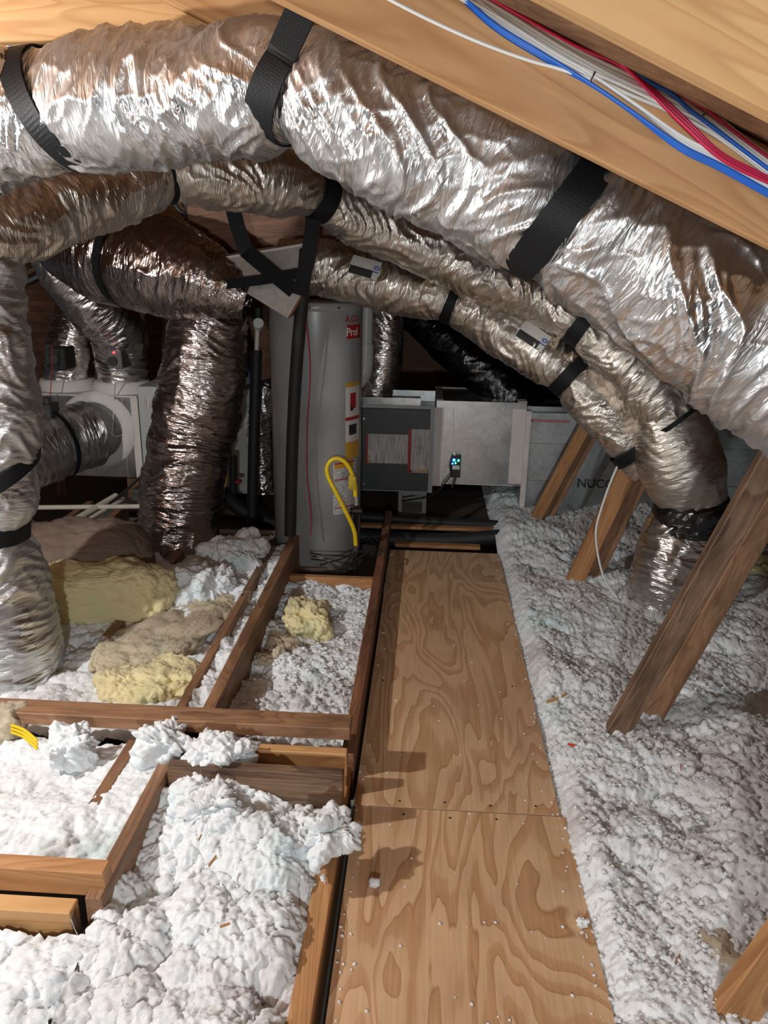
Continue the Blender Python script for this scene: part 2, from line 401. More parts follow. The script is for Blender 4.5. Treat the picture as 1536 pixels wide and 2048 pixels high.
# rafters, 24 inches apart
up_r = (SL, 0, 1); up_l = (-SL, 0, 1)
def rafter(y, side, label, m):
    off = .07
    if side > 0: a, b, u = (RX + .02, y, rz(RX + .02)), (4.2, y, rz(4.2)), up_r
    else: a, b, u = (RX - .02, y, rz(RX - .02)), (-5.2, y, rz(-5.2)), up_l
    n = np.array(u)/np.linalg.norm(u)*off
    o = board('rafter', np.array(a) + n, np.array(b) + n, .14, .038, u, m)
    return tag(o, label, 'rafter', 'roof rafters')
rafter(.92, 1, 'pale fir rafter with a clean face, next to the rafter carrying the cables', WOOD_NEW)
rafter(1.52, 1, 'orange fir rafter with blue, red and white cables stapled along its face', WOOD_MID)
rafter(2.13, 1, 'fir rafter just above the largest foil duct, behind the cable-carrying rafter', WOOD_MID)
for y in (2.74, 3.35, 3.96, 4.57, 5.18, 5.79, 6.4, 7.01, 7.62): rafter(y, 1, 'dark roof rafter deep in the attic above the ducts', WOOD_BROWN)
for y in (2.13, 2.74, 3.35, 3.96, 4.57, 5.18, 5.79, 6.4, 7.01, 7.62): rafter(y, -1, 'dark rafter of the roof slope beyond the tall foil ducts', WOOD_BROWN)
tag(board('ridge_board', (RX, -1.5, rz(RX) + .06), (RX, 8.4, rz(RX) + .06), .19, .036, (0,0,1), WOOD_FAIR), 'long ridge board where the rafters meet', 'ridge board')
# pale collar tie above the big duct
a = AY(-420, 40, 2.21); b = AY(600, 6, 2.21)
tag(board('collar_tie', a, b, .14, .038, (0,0,1), WOOD_NEW), 'pale knotty collar tie running over the largest foil duct', 'beam')

# ------------------------------------------------------------------ floor framing
def joist(x0, x1, y0, y1, ztop, label, m=WOOD_BROWN, h=.19, name='ceiling_joist', group=None):
    h = min(h, ztop + .189)
    o = board(name, ((x0 + x1)/2, y0, ztop - h/2), ((x0 + x1)/2, y1, ztop - h/2), h, x1 - x0, (0,0,1), m)
    return tag(o, label, 'joist', group)
joist(-.247, -.203, 2.24, 4.97, .10, 'reddish brown joist standing along the edge of the plywood walkway', WOOD_RED)
joist(-.268, -.212, .55, 2.235, .045, 'orange joist between the white insulation and the plywood, ahead of the cross plate', WOOD_FAIR)
joist(-.76, -.712, 2.30, 4.22, .175, 'long brown joist rising above the insulation, ending at the water heater', WOOD_BROWN, .24)
joist(-.885, -.847, 2.42, 3.45, .125, 'half-buried thin joist beside the long brown joist', WOOD_BROWN)
joist(-.885, -.84, 3.50, 4.15, .125, 'short grey joist end beside the foot of the water heater', WOOD_GREY)
p = AZ(232, 1272, .06); q = AZ(445, 1068, .06)
joist(p[0] - .05, p[0] - .005, 3.05, 4.45, .08, 'joist under the yellow batt, running to the dark foil duct', WOOD_BROWN)
# framing in front of the cross plate
joist(-.815, -.772, 1.50, 2.19, .165, 'brown joist between the two insulation bays in front of the cross plate', WOOD_BROWN, .2)
joist(-.965, -.925, 1.86, 2.19, .15, 'short joist stub half covered in insulation under the cross plate', WOOD_BROWN, .2)
# cross plate and blocks
def xboard(name, x0, x1, y, zt, h, t, label, m, cat='board', flat=False):
    if flat: o = board(name, (x0, y, zt - h/2), (x1, y, zt - h/2), h, t, (0,0,1), m)
    else: o = board(name, (x0, y, zt - h/2), (x1, y, zt - h/2), h, t, (0,0,1), m)
    return tag(o, label, cat)
xboard('cross_plate', -1.70, -.214, 2.25, .222, .046, .088, 'dark brown cross plate lying flat across the joists', WOOD_BROWN)
xboard('blocking_board', -.765, -.218, 2.16, .168, .14, .038, 'orange blocking board just below the cross plate', WOOD_MID)
xboard('blocking_board', -.765, -.214, 2.01, .20, .16, .040, 'wide weathered blocking board standing in front of the orange one', WOOD_GREY)
xboard('cap_board', -1.75, -.775, 1.555, .215, .075, .05, 'orange cap board over the yellowish block by the foreground insulation', WOOD_FAIR)
xboard('support_block', -1.75, -.845, 1.50, .138, .12, .05, 'yellowish block under the orange cap board', WOOD_NEW)
xboard('blocking_board', -.71, -.252, 3.86, .07, .15, .04, 'small block between joists in front of the water heater', WOOD_FAIR)
mb = MB(); pts = [(-.838, 1.476, .135), (-.83, 1.474, .105), (-.822, 1.474, .075), (-.83, 1.474, .045), (-.836, 1.474, .01)]
mb.ribbon(spline(pts, .006)[0], (.25, -1, 0), .035, .0022)
tag(mb.build('metal_clip', GALV), 'bent metal strap end nailed to the yellowish block', 'bracket')

# ------------------------------------------------------------------ plywood walkway
def ply(x0, x1, y0, y1, label):
    M = Matrix.Translation((x0, y0, 0)); v, f = chamfer(0, 0, -.016, x1 - x0, y1 - y0, 0, .0012)
    me = bpy.data.meshes.new('plywood_sheet'); me.from_pydata(v, [], f); me.materials.append(PLY); me.materials.append(PLY_EDGE)
    for p in me.polygons: p.material_index = 0 if abs(p.normal.z) > .9 else 1
    o = link('plywood_sheet', me, None, None, M); tag(o, label, 'plywood', 'plywood walkway sheets')
    holes = [(.15, .03), (.30, .035), (.45, .03), (.60, .04)] if y0 > 1 else [(.16, y1 - y0 - .03), (.31, y1 - y0 - .035), (.46, y1 - y0 - .03)]
    if y0 > 1: holes += [(.6, .8), (.62, 1.3), (.05, .8)]
    for hx, hy in holes:
        h = MB().lathe((x0 + hx, y0 + hy, 0), [(0, .0010), (.0040, .0010), (.0046, .0)], 8); h.build('screw_head', INK, o)
    return o
ply(-.19, .485, 2.108, 4.49, 'far plywood sheet of the walkway leading to the furnace')
ply(-.185, .50, -.3, 2.104, 'near plywood sheet of the walkway with bold swirling grain')
joist(.13, .17, -.3, 4.5, -.017, 'joist hidden under the plywood walkway', WOOD_BROWN, .17)

# ------------------------------------------------------------------ braces on the right
def brace(px, py, ppx, ppy, Y, w, t, label, m1, m2, gap, h2, dy=.055):
    p = AY(px, py, Y); q = AY(ppx, ppy, Y); d = q - p; d /= np.linalg.norm(d)
    L = (rz(q[0]) - p[2])
    # run on until it meets the rafters
    s = 0
    while s < 4 and p[2] + d[2]*s < rz(p[0] + d[0]*s) - .02: s += .02
    t0 = thing('brace_post', p, label, 'brace', 'sloping roof braces')
    side = np.array([0, -1.0, 0]); nrm = np.cross(d, side)   # perpendicular to d in the xz plane
    if nrm[0] < 0: nrm = -nrm
    a = p - d*.22; b = p + d*s
    board('board', a, b, w, t, nrm, m1, t0)
    g = nrm*gap; board('board', a + g + np.array([0, dy, 0]) + d*h2, b + g + np.array([0, dy, 0]), w, t, nrm, m2, t0)
    return t0
brace(1238, 1455, 1490, 1010, 2.55, .085, .045, 'tall weathered double brace standing in the loose insulation, largest of the braces', WOOD_GREY, WOOD_BROWN, .150, .08, dy=.12)
brace(1150, 1160, 1262, 925, 4.02, .092, .045, 'orange double brace with a white cable hanging down its side', WOOD_FAIR, WOOD_BROWN, .098, .06)
brace(1072, 1035, 1180, 835, 4.98, .072, .045, 'slim brace in front of the lettered sheet metal duct', WOOD_FAIR, WOOD_BROWN, .08, .02)
brace(1440, 2060, 1560, 1895, 1.42, .10, .045, 'reddish double brace rising beside the near plywood sheet', WOOD_FAIR, WOOD_FAIR, .095, .05)

# ================================================================== DUCTS
def wrinkle(s, a, r, seed, amp=1.0, pinch=()):
    """radial offset of a crinkled jacket at length s and turn a (0..1)"""
    w = perlin(s*3.1, a*4, 4, seed + 5)*.25
    lump = perlin(s*2.8, a*2, 2, seed)*.020
    l2 = perlin(s*8 + w*2, a*3, 3, seed + 1)*.009
    t1 = (1 - np.abs(perlin(s*10 + w*9, a*3 + w*2, 3, seed + 2)))**4*.013
    t2 = (1 - np.abs(perlin(s*27 + w*16, a*4 + w, 4, seed + 3)))**3*.0105*(.55 + perlin(s*5, a*3, 3, seed + 7))
    t2 = t2 + (1 - np.abs(perlin(s*48 + w*20, a*5, 5, seed + 8)))**2*.004
    t3 = (1 - np.abs(perlin(s*13 + a*6, a*11, 11, seed + 4)))**6*.005
    d = (lump + l2 + t1 + t2 + t3)*amp
    for sp, dp, wd in pinch: d = d*(1 - .75*np.exp(-((s - sp)/(wd*1.2))**2)) - dp*np.exp(-((s - sp)/wd)**2)
    return d
def path_px(pts):
    P = []
    for px, py, y, rp in pts: c = AY(px, py, y); P.append([*c, RP(rp, c)])
    return P
DUCTS = {}
def duct(key, pts, label, m=FOIL, ds=.0065, nth=128, seed=1, amp=1.0, pinch=(), parent=None, name='flex_duct', group='foil-wrapped flexible ducts'):
    S, t = spline(pts, ds); P = S[:, :3]; R = S[:, 3]; n = len(P)
    k = max(3, int(.06/ds))|1; ker = np.ones(k)/k
    T, A, B = frames(P)
    C_ = (P - CAM) @ CM; pu = W/2 + F*C_[:, 0]/-C_[:, 2]; pv = H/2 - F*C_[:, 1]/-C_[:, 2]
    pin = [(t[int(np.argmin((pu - x)**2 + (pv - y)**2))], dp, wd) for x, y, dp, wd in pinch]
    a = np.linspace(0, 1, nth, endpoint=False)
    s2 = np.repeat(t[:, None], nth, 1); a2 = np.repeat(a[None, :], n, 0)
    rr = R[:, None] + wrinkle(s2, a2, R[:, None], seed, amp*1.0, pin) - .012*amp
    an = a*2*math.pi
    v = P[:, None, :] + rr[..., None]*(np.cos(an)[None, :, None]*A[:, None, :] + np.sin(an)[None, :, None]*B[:, None, :])
    uv = np.stack([s2, a2*(2*math.pi*R.mean())], 2).reshape(-1, 2)
    i = np.arange(n - 1)[:, None]; j = np.arange(nth)[None, :]; j1 = (j + 1) % nth
    f = np.stack([i*nth + j, i*nth + j1, (i + 1)*nth + j1, (i + 1)*nth + j], 2).reshape(-1, 4)
    o0 = P.mean(0)
    me = quads_mesh(name, (v.reshape(-1, 3) - o0), f, uv)
    o = link(name, me, m, parent, Matrix.Translation(Vector(o0.tolist())))
    if parent is None: tag(o, label, 'duct', group)
    DUCTS[key] = (P, R, T, t)
    return o
def at_duct(key, f):
    P, R, T, t = DUCTS[key]; i = min(len(P) - 1, max(0, int(f*(len(P) - 1)))); return P[i], R[i], T[i]
def nearest_px(key, px, py):
    P, R, T, t = DUCTS[key]; C = (P - CAM) @ CM
    u = W/2 + F*C[:, 0]/-C[:, 2]; w = H/2 - F*C[:, 1]/-C[:, 2]
    return int(np.argmin((u - px)**2 + (w - py)**2))/(len(P) - 1)

big = path_px([(-360,420,2.2,112),(-190,330,2.16,118),(-60,268,2.15,118),(60,232,2.12,121),(180,215,2.08,125),(330,198,2.03,128),(480,178,1.95,124),(600,172,1.89,124),(750,245,1.85,136),(900,318,1.83,138),(1050,395,1.81,146),(1235,492,1.79,156),(1380,585,1.77,160),(1520,682,1.75,162),(1680,790,1.73,162),(1830,890,1.74,162),(2000,1020,1.82,158),(2140,1200,1.95,150),(2230,1400,2.05,142),(2260,1640,2.1,136)])
duct('big', big, 'largest foil-wrapped duct crossing under the rafters, hung on wide black straps', FOIL, .0055, 200, 3, .88, [(125, 225, .010, .05), (600, 172, .014, .05), (1118, 430, .018, .05)])
second = path_px([(-160,520,2.55,75),(0,455,2.75,74),(140,408,3.0,73),(290,362,3.3,66),(335,352,3.38,54),(420,350,3.45,62),(540,362,3.6,64),(630,388,3.75,50),(720,438,3.88,52),(860,500,3.98,51),(960,545,4.0,51),(1060,592,4.0,50),(1150,640,3.96,47),(1240,712,3.88,60),(1310,790,3.82,64),(1345,835,3.8,60)])
duct('second', second, 'long foil duct arching below the largest duct and down into the wye', FOIL_WARM, .008, 110, 11, .85, [(322, 352, .01, .045), (640, 395, .01, .05), (1165, 650, .01, .05)])
third = path_px([(560,530,4.22,50),(640,537,4.22,53),(720,553,4.2,55),(830,586,4.15,51),(900,604,4.12,45),(1000,655,4.1,53),(1080,705,4.05,54),(1140,748,4.0,50),(1200,815,3.95,54),(1262,892,3.92,46),(1300,930,3.9,44)])
duct('third', third, 'foil duct with two printed size stickers, running over the water heater to the wye', FOIL_WARM, .008, 104, 23, .8, [(905, 605, .012, .04), (1142, 750, .012, .05), (1266, 897, .012, .04)])
wye = path_px([(1322,800,3.83,62),(1336,850,3.82,72),(1352,900,3.81,80),(1368,950,3.8,80),(1380,990,3.8,70),(1386,1020,3.8,64)])
duct('wye', wye, 'smooth foil-wrapped wye where the two long ducts join', FOIL_WARM, .008, 110, 31, .45, name='duct_wye')
lowd = path_px([(1378,1010,3.82,64),(1372,1040,3.82,72),(1358,1100,3.82,80),(1346,1160,3.82,84),(1338,1215,3.82,82),(1336,1250,3.82,80)])
duct('low', lowd, 'short upright foil duct dropping from the wye into the insulation', FOIL_FINE, .007, 120, 37, .8, [(1376, 1020, .008, .06)])
elbow = path_px([(70,420,5.2,70),(130,455,4.85,82),(205,500,4.5,96),(280,525,4.3,97),(360,545,4.2,92),(440,575,4.15,66),(500,598,4.15,42)])
duct('elbow', elbow, 'fat bent foil duct feeding the flat foil board box beside the water heater', FOIL_SHADED, .008, 128, 41, .9, [(272, 522, .010, .04)])
vert = path_px([(425,560,4.5,74),(420,630,4.46,76),(402,775,4.42,84),(373,910,4.38,83),(356,1040,4.35,80),(346,1115,4.33,76),(342,1160,4.33,74)])
duct('vert', vert, 'upright dark crinkled foil duct standing left of the water heater', FOIL_SHADED, .0075, 128, 47, 1.0)
leftd = path_px([(-40,480,2.72,80),(-30,640,2.72,82),(-20,760,2.74,86),(-16,880,2.76,92),(-18,980,2.76,88),(-26,1050,2.76,82),(-22,1120,2.76,100),(-14,1220,2.78,118),(-10,1330,2.78,130),(-8,1380,2.78,132)])
duct('left', leftd, 'upright foil duct with two black bands beside the brown dusty batt', FOIL, .0065, 140, 53, 1.0, [(-26, 1052, .012, .06), (-18, 930, .008, .05)])
diag = path_px([(40,440,5.05,34),(85,490,5.05,38),(130,545,5.15,50),(190,605,5.3,60),(232,660,5.45,56),(243,710,5.55,50),(245,768,5.58,47)])
duct('diag', diag, 'curved foil duct dropping onto the sheet metal plenum, with a damper box', FOIL_FINE, .008, 110, 59, .8)
coll = path_px([(200,520,5.75,44),(168,600,5.75,46),(146,680,5.65,46),(139,735,5.62,46),(138,772,5.62,45)])
duct('coll', coll, 'shadowed foil duct on the plenum behind the curved one', FOIL_FINE, .008, 100, 61, .8)
take = path_px([(178,868,5.2,66),(140,878,5.08,67),(95,893,4.92,70),(40,915,4.72,70),(-30,945,4.5,68)])
duct('take', take, 'foil duct leaving the round mastic-sealed collar of the plenum', FOIL, .0075, 120, 67, .7, [(108, 890, .008, .03)])
darkd = path_px([(800,600,5.9,34),(860,650,5.75,40),(930,710,5.6,46),(1000,770,5.5,46),(1060,830,5.45,44)])
duct('darkd', darkd, 'black film-wrapped duct slanting down behind the printed-sticker duct', FOIL_BLACK, .010, 90, 71, .8)
backd = path_px([(762,560,5.5,30),(770,630,5.5,36),(768,700,5.5,38),(758,770,5.5,38),(750,815,5.5,36)])
duct('backd', backd, 'upright foil duct behind the water heater flue, above the furnace', FOIL_FINE, .010, 90, 73, .7)

# ------------------------------------------------------------------ straps
def strap(key, px, py, attach, label, w=.05, a0=70, a1=-250, tilt=0.0, m=STRAP, lift=-.005, att2=None, cat='strap', name='hanger_strap', shift=(0, 0)):
    f = nearest_px(key, px, py); p, r, T = at_duct(key, f); r = r + lift
    v = CAM - p; side = v - T*v.dot(T); up = np.array([0,0,1.0]) - T*T[2]
    if abs(T[2]) > .8: up = np.cross(T, side)
    up /= np.linalg.norm(up); side = side - up*side.dot(up); side /= np.linalg.norm(side)
    pts = []
    for a in np.radians(np.linspace(a0, a1, 90)):
        pts.append(p + r*(math.cos(a)*side + math.sin(a)*up) + T*tilt*math.sin(a))
    wd = T
    if attach is not None:
        at = np.array(attach); q = pts[0]; pts = [at + (q - at)*k for k in np.linspace(0, .96, 10)] + pts
    if att2 is not None:
        at = np.array(att2); q = pts[-1]; pts = pts + [q + (at - q)*k for k in np.linspace(.04, 1, 10)]
    mb = MB().ribbon(pts, wd, w, .004)
    return tag(mb.build(name, m), label, cat, 'black duct straps')
strap('big', 125, 225, None, 'black strap wrapped round the largest duct below the pale collar tie', .058, 110, -250, -.06, lift=-.008)
at = AY(668, -120, 1.72)
strap('big', 598, 172, at, 'ribbed black strap running up from the largest duct to the rafters', .068, 15, -215, .05, lift=-.010, att2=AY(668, -40, 2.08))
at = AY(1150, 255, 1.57)
strap('big', 1118, 430, at, 'wide black strap hanging the largest duct from the cable-carrying rafter', .072, 60, -230, .03, lift=-.012, att2=AY(1160, 250, 1.95))
strap('second', 322, 352, AY(300, 280, 3.33), 'short black strap pinching the arching duct below the largest duct', .06, 80, -250)
strap('second', 640, 395, AY(660, 300, 3.7), 'black strap round the arching duct above the water heater', .085, 80, -250)
strap('second', 1165, 650, AY(1190, 560, 3.9), 'black strap round the arching duct just before it widens to the wye', .075, 80, -250)
strap('third', 905, 605, AY(925, 520, 4.05), 'narrow black strap between the two printed stickers', .05, 80, -250)
strap('third', 1142, 750, AY(1190, 690, 4.0), 'black strap on the sticker duct beyond its second sticker', .07, 80, -250)
strap('third', 1266, 897, None, 'black tie where the sticker duct enters the wye', .06, 0, -360, lift=.006)
strap('second', 1352, 838, None, 'black tie around the top of the wye', .022, 0, -360, lift=.016)
strap('elbow', 272, 522, None, 'narrow black strap around the fat bent duct', .05, 100, -260)
strap('left', -26, 1052, None, 'level black band around the upright duct by the brown dusty batt', .095, 0, -360)
strap('left', -18, 950, None, 'slanted black band around the upright duct by the brown dusty batt', .06, 0, -360, tilt=.12)
strap('take', 108, 890, None, 'thin black band around the collar duct of the plenum', .03, 0, -360, lift=.012)
# crinkled black collar of the wye
colp = path_px([(1384,992,3.8,72),(1382,1015,3.8,76),(1378,1040,3.81,76),(1375,1058,3.81,74)])
o = duct('collar', colp, '', FOIL_BLACK, .006, 120, 79, .8, name='tape_collar'); tag(o, 'crinkled black tape collar below the wye', 'tape')
# printed stickers on the third duct
def sticker(px, py, w, h, ang, label):
    f = nearest_px('third', px, py + 20); p, r, T = at_duct('third', f)
    if T[0] < 0: T = -T
    c = AY(px, py, p[1]); v = CAM - p; s = v - T*v.dot(T); s /= np.linalg.norm(s); u = np.cross(s, T); u = u if u[2] > 0 else -u
    R = r + .005
    t = thing('duct_sticker', p + s*R, label, 'sticker', 'size stickers on the duct')
    def patch(name, x0, x1, y0, y1, m, off, parent):
        mb = MB(); n = 8; vv = []
        for k in range(n + 1):
            yy = y0 + (y1 - y0)*k/n; a = .35 + yy/R
            base = p + (R + off)*(math.cos(a)*s + math.sin(a)*u)
            vv += [base + T*x0, base + T*x1]
        ff = [(2*k, 2*k + 1, 2*k + 3, 2*k + 2) for k in range(n)]
        mb.add(vv, ff); return mb.build(name, m, parent)
    pa = patch('paper', -w/2, w/2, -h/2, h/2, PAPER_P, 0, t)
    patch('black_strip', -w/2 + .003, w*.30, -h/2 + .002, -h*.08, INK, .0012, t)
    a = .35; ctr = p + (R + .002)*(math.cos(a)*s + math.sin(a)*u)
    nv = math.cos(a)*s + math.sin(a)*u; uv = -math.sin(a)*s + math.cos(a)*u
    text('size_number', '10', ctr + T*w*.40 - uv*h*.02, uv, -T, nv, h*.44, BLUEINK, t)
    return t
def text(name, body, c, xdir, ydir, nrm, size, m, parent=None, ext=.0006, bend=None):
    cu = bpy.data.curves.new(name, 'FONT'); cu.body = body; cu.size = size; cu.extrude = ext; cu.align_x = 'CENTER'; cu.align_y = 'CENTER'; cu.offset = size*.012
    to = bpy.data.objects.new('tmp_text', cu); col.objects.link(to)
    me = bpy.data.meshes.new_from_object(to.evaluated_get(bpy.context.evaluated_depsgraph_get())); bpy.data.objects.remove(to); bpy.data.curves.remove(cu)
    R = Matrix(np.stack([np.array(xdir), np.array(ydir), np.array(nrm)], 1).tolist()).to_4x4()
    if bend:
        for v in me.vertices:
            a = v.co.x/bend; z = v.co.z; v.co.x = (bend + z)*math.sin(a); v.co.z = (bend + z)*math.cos(a) - bend
    o = link(name, me, m, parent, Matrix.Translation(Vector([float(q) for q in c])) @ R); return o
bpy.context.view_layer.update()
sticker(742, 522, .155, .10, 0, 'grey sticker with a black strip and a blue 10, nearer the water heater')
sticker(1060, 668, .155, .10, 0, 'grey sticker with a black strip and a blue 10, nearer the wye')

tag(board('roof_purlin', AY(380, 455, 4.75), AY(700, 440, 4.75), .36, .04, (0,0,1), WOOD_RED), 'wide dark red-brown board behind the crossed straps', 'board')
tag(board('lit_sheathing_board', AY(285, 418, 5.6), AY(398, 418, 5.6), .20, .04, (0,0,1), WOOD_NEW), 'pale board standing in for lit roof sheathing seen through the gap under the arching duct', 'board')  # added pale board, its tone stands for lamp-lit sheathing beyond the gap
# flat foil board box held by crossed straps
tb = thing('foil_board_box', AY(510, 560, 4.2), 'flat foil board transition box under crossed black straps', 'duct')
front = [AY(402, 526, 4.12), AY(470, 572, 4.06), AY(575, 636, 3.98), AY(602, 590, 3.98), AY(606, 492, 4.05)]
mb = MB().prism(front, (0.02, .30, .03)); mb.build('foil_panel', FOIL_BOARD, tb)
mb = MB().prism([front[0], front[4], front[4] + np.array([0, 0, .012]), front[0] + np.array([0, 0, .012])], (0.02, .31, .03)); mb.build('top_edge', TAPE, tb)
mb = MB().prism([front[2], front[3], front[3] + np.array([.012, -.004, 0]), front[2] + np.array([.012, -.004, 0])], (0.02, .28, .03)); mb.build('end_edge', WOOD_RED, tb)
def ribbon_px(pts, w, wd, label, name='hanger_strap', cat='strap'):
    P = [AY(*p) for p in pts]; Q = []
    for a, b in zip(P[:-1], P[1:]): Q += [a + (b - a)*k for k in np.linspace(0, 1, 8, endpoint=False)]
    Q.append(P[-1]); mb = MB().ribbon(Q, wd, w, .004); return tag(mb.build(name, STRAP), label, cat, 'black duct straps')
ribbon_px([(462,400,3.95),(474,450,3.95),(492,502,3.98),(588,582,3.92)], .075, (1,0,.25), 'black strap slanting down across the foil board box')
ribbon_px([(436,570,4.0),(520,560,3.97),(602,546,3.92)], .05, (0,0,1), 'black strap lying level across the foil board box')
ribbon_px([(628,425,3.72),(622,480,3.78),(606,560,3.85),(598,590,3.88)], .07, (1,0,0), 'glossy black strap tail hanging over the heater pipe')

# ================================================================== WATER HEATER
hx, hy, hr = -.638, 4.46, .262
t = thing('water_heater', (hx, hy, -.05), 'tall grey tank water heater standing behind the joists', 'water heater')
MB().lathe((hx, hy, -.05), [(0,0),(hr-.01,0),(hr,.012),(hr,1.50)], 64).build('tank', HEATER, t)
MB().lathe((hx, hy, -.05), [(hr,1.497),(hr+.004,1.50),(hr+.004,1.535),(hr-.006,1.542),(.10,1.548),(0,1.548)], 64).build('top_cap', HEATER, t)
MB().lathe((hx, hy, -.05), [(hr-.015,-.02),(hr+.012,-.02),(hr+.012,.022),(hr,.03)], 48).build('drain_pan', GALV_DK, t)
for a in (-2.1, -1.55, -.95): MB().tube([(hx + (hr+.002)*math.cos(a), hy + (hr+.002)*math.sin(a), 1.468), (hx + (hr+.008)*math.cos(a), hy + (hr+.008)*math.sin(a), 1.468)], .006, 8).build('screw', INK, t)
MB().tube([(hx-.1, hy-.08, 1.49), (hx-.1, hy-.08, 1.58)], .018, 12).build('nipple', COPPER, t)
def hpatch(name, a0, a1, z0, z1, m, off=.0008, parent=None):
    mb = MB(); n = 10; vv = []
    for k in range(n + 1):
        a = math.radians(a0 + (a1 - a0)*k/n); vv += [(hx + (hr+off)*math.sin(a), hy - (hr+off)*math.cos(a), z) for z in (z0, z1)]
    mb.add(vv, [(2*k, 2*k + 2, 2*k + 3, 2*k + 1) for k in range(n)], True); return mb.build(name, m, parent or t)
# angles measured from the camera-facing meridian (a=8 deg looks straight at the camera), growing to the right
s1 = hpatch('logo_label', 48, 78, 1.30, 1.375, RED)
def htext(name, body, a, z, size, m, parent):
    a = math.radians(a); n = np.array([math.sin(a), -math.cos(a), 0]); x = np.array([math.cos(a), math.sin(a), 0])
    return text(name, body, np.array([hx, hy, z]) + n*(hr + .0022), x, (0,0,1), n, size, m, parent, .0004, hr)
htext('lettering', 'Prol', 58, 1.335, .062, WHITE, s1)
htext('lettering', 'A.O.S', 58, 1.405, .05, RED, t)
s2 = hpatch('warning_label', 46, 76, .62, 1.06, PAPER_P)
for z0, z1, m in ((1.035, 1.06, AMBER), (.845, .865, RED), (.62, .72, AMBER)): hpatch('print_bar', 46, 76, z0, z1, m, .0014, s2)
hpatch('pictogram', 54, 66, .91, 1.0, RED, .0014, s2); hpatch('pictogram', 52, 68, .76, .82, INK, .0014, s2); hpatch('pictogram', 54, 60, .90, .925, INK, .0016, s2)
s3 = hpatch('instruction_label', 28, 66, .30, .615, PAPER_H, .0018)
for z0, z1, m in ((.60, .61, RED), (.575, .60, AMBER), (.505, .512, RED), (.335, .342, RED)): hpatch('print_bar', 30, 62, z0, z1, m, .0024, s3)

# insulated pipes by the heater
tp = thing('insulated_pipe', AY(580, 1065, 4.12), 'black foam-covered pipe rising in front of the water heater', 'pipe')
MB().tube(spline([AY(580,1070,4.12), AY(584,900,4.10), AY(592,740,4.08), AY(604,600,4.04), AY(612,500,3.98)], .03)[0], .033, 14).build('foam_sleeve', BLACK, tp)
tp = thing('insulated_pipe', AY(503, 1090, 4.55), 'black foam-covered pipe with a white valve, left of the water heater', 'pipe')
MB().tube(spline([AY(503,1095,4.6), AY(507,900,4.6), AY(513,700,4.6)], .05)[0], .034, 14).build('foam_sleeve', BLACK, tp)
MB().tube([AY(513,702,4.6), AY(515,655,4.6)], .014, 10).build('pipe', PVC, tp)
MB().tube([AY(516,652,4.57), AY(517,646,4.52)], .030, 16).build('valve', WHITE, tp)
MB().tube([AY(515,640,4.6), AY(517,615,4.6)], .024, 12).build('upper_sleeve', BLACK, tp)
# red wire
def cable(name, pts, r, m, label, cat='cable', group=None, n=8, ds=.015, py=True):
    P = [AY(*p) if py else np.array(p) for p in pts]
    mb = MB().tube(spline(P, ds)[0], r, n); return tag(mb.build(name, m), label, cat, group)
cable('thermostat_wire', [(606,560,4.0),(612,640,4.05),(620,740,4.1),(614,860,4.12),(614,950,4.12),(622,1030,4.12),(621,1072,4.1)], .0035, REDW, 'thin red wire hanging down the front of the water heater', 'wire')
# gas line
tg = thing('gas_line', AY(712, 1130, 4.2), 'yellow gas connector hose looping to the black drip leg', 'gas hose')
hp = spline([AY(712,1092,4.17), AY(708,1060,4.16), AY(690,1020,4.14), AY(672,985,4.12), AY(657,955,4.12), AY(654,935,4.12), AY(662,921,4.12), AY(676,917,4.13), AY(692,926,4.14), AY(703,945,4.16), AY(710,970,4.18), AY(711,995,4.19)], .02)[0]
MB().tube(hp, .0125, 12).build('hose', YELLOW, tg)
MB().tube([AY(711,992,4.19), AY(712,1010,4.19)], .016, 6).build('nut', STEEL, tg)
MB().tube([AY(712,1090,4.17), AY(711,1108,4.17)], .017, 6).build('nut', STEEL, tg)
MB().tube([AY(712,1008,4.2), AY(711,1060,4.22)], .015, 10).tube([AY(700,1022,4.2), AY(724,1022,4.2)], .02, 10).build('valve', IRON, tg)
MB().tube([AY(711,1106,4.17), AY(710,1140,4.17)], .016, 10).tube([AY(711,1112,4.17), AY(735,1112,4.25)], .018, 10).build('drip_leg', IRON, tg)
MB().prism([AY(697,950,4.13), AY(712,955,4.14), AY(711,980,4.15), AY(697,978,4.13)], (0, .002, 0)).build('tag', TAGY, tg)
# flue
tf = thing('flue_pipe', AY(732, 740, 4.75), 'pale vent pipe with couplings behind the water heater', 'pipe')
MB().tube([AY(734,590,4.8), AY(732,690,4.8)], .040, 20).build('pipe', PVC_GREY, tf)
MB().tube([AY(732,688,4.8), AY(731,728,4.8)], .048, 20).build('coupling', PVC_GREY, tf)
MB().tube(spline([AY(731,725,4.8), AY(729,745,4.8), AY(718,762,4.78), AY(700,772,4.74)], .02)[0], .046, 20).build('elbow', PVC_GREY, tf)

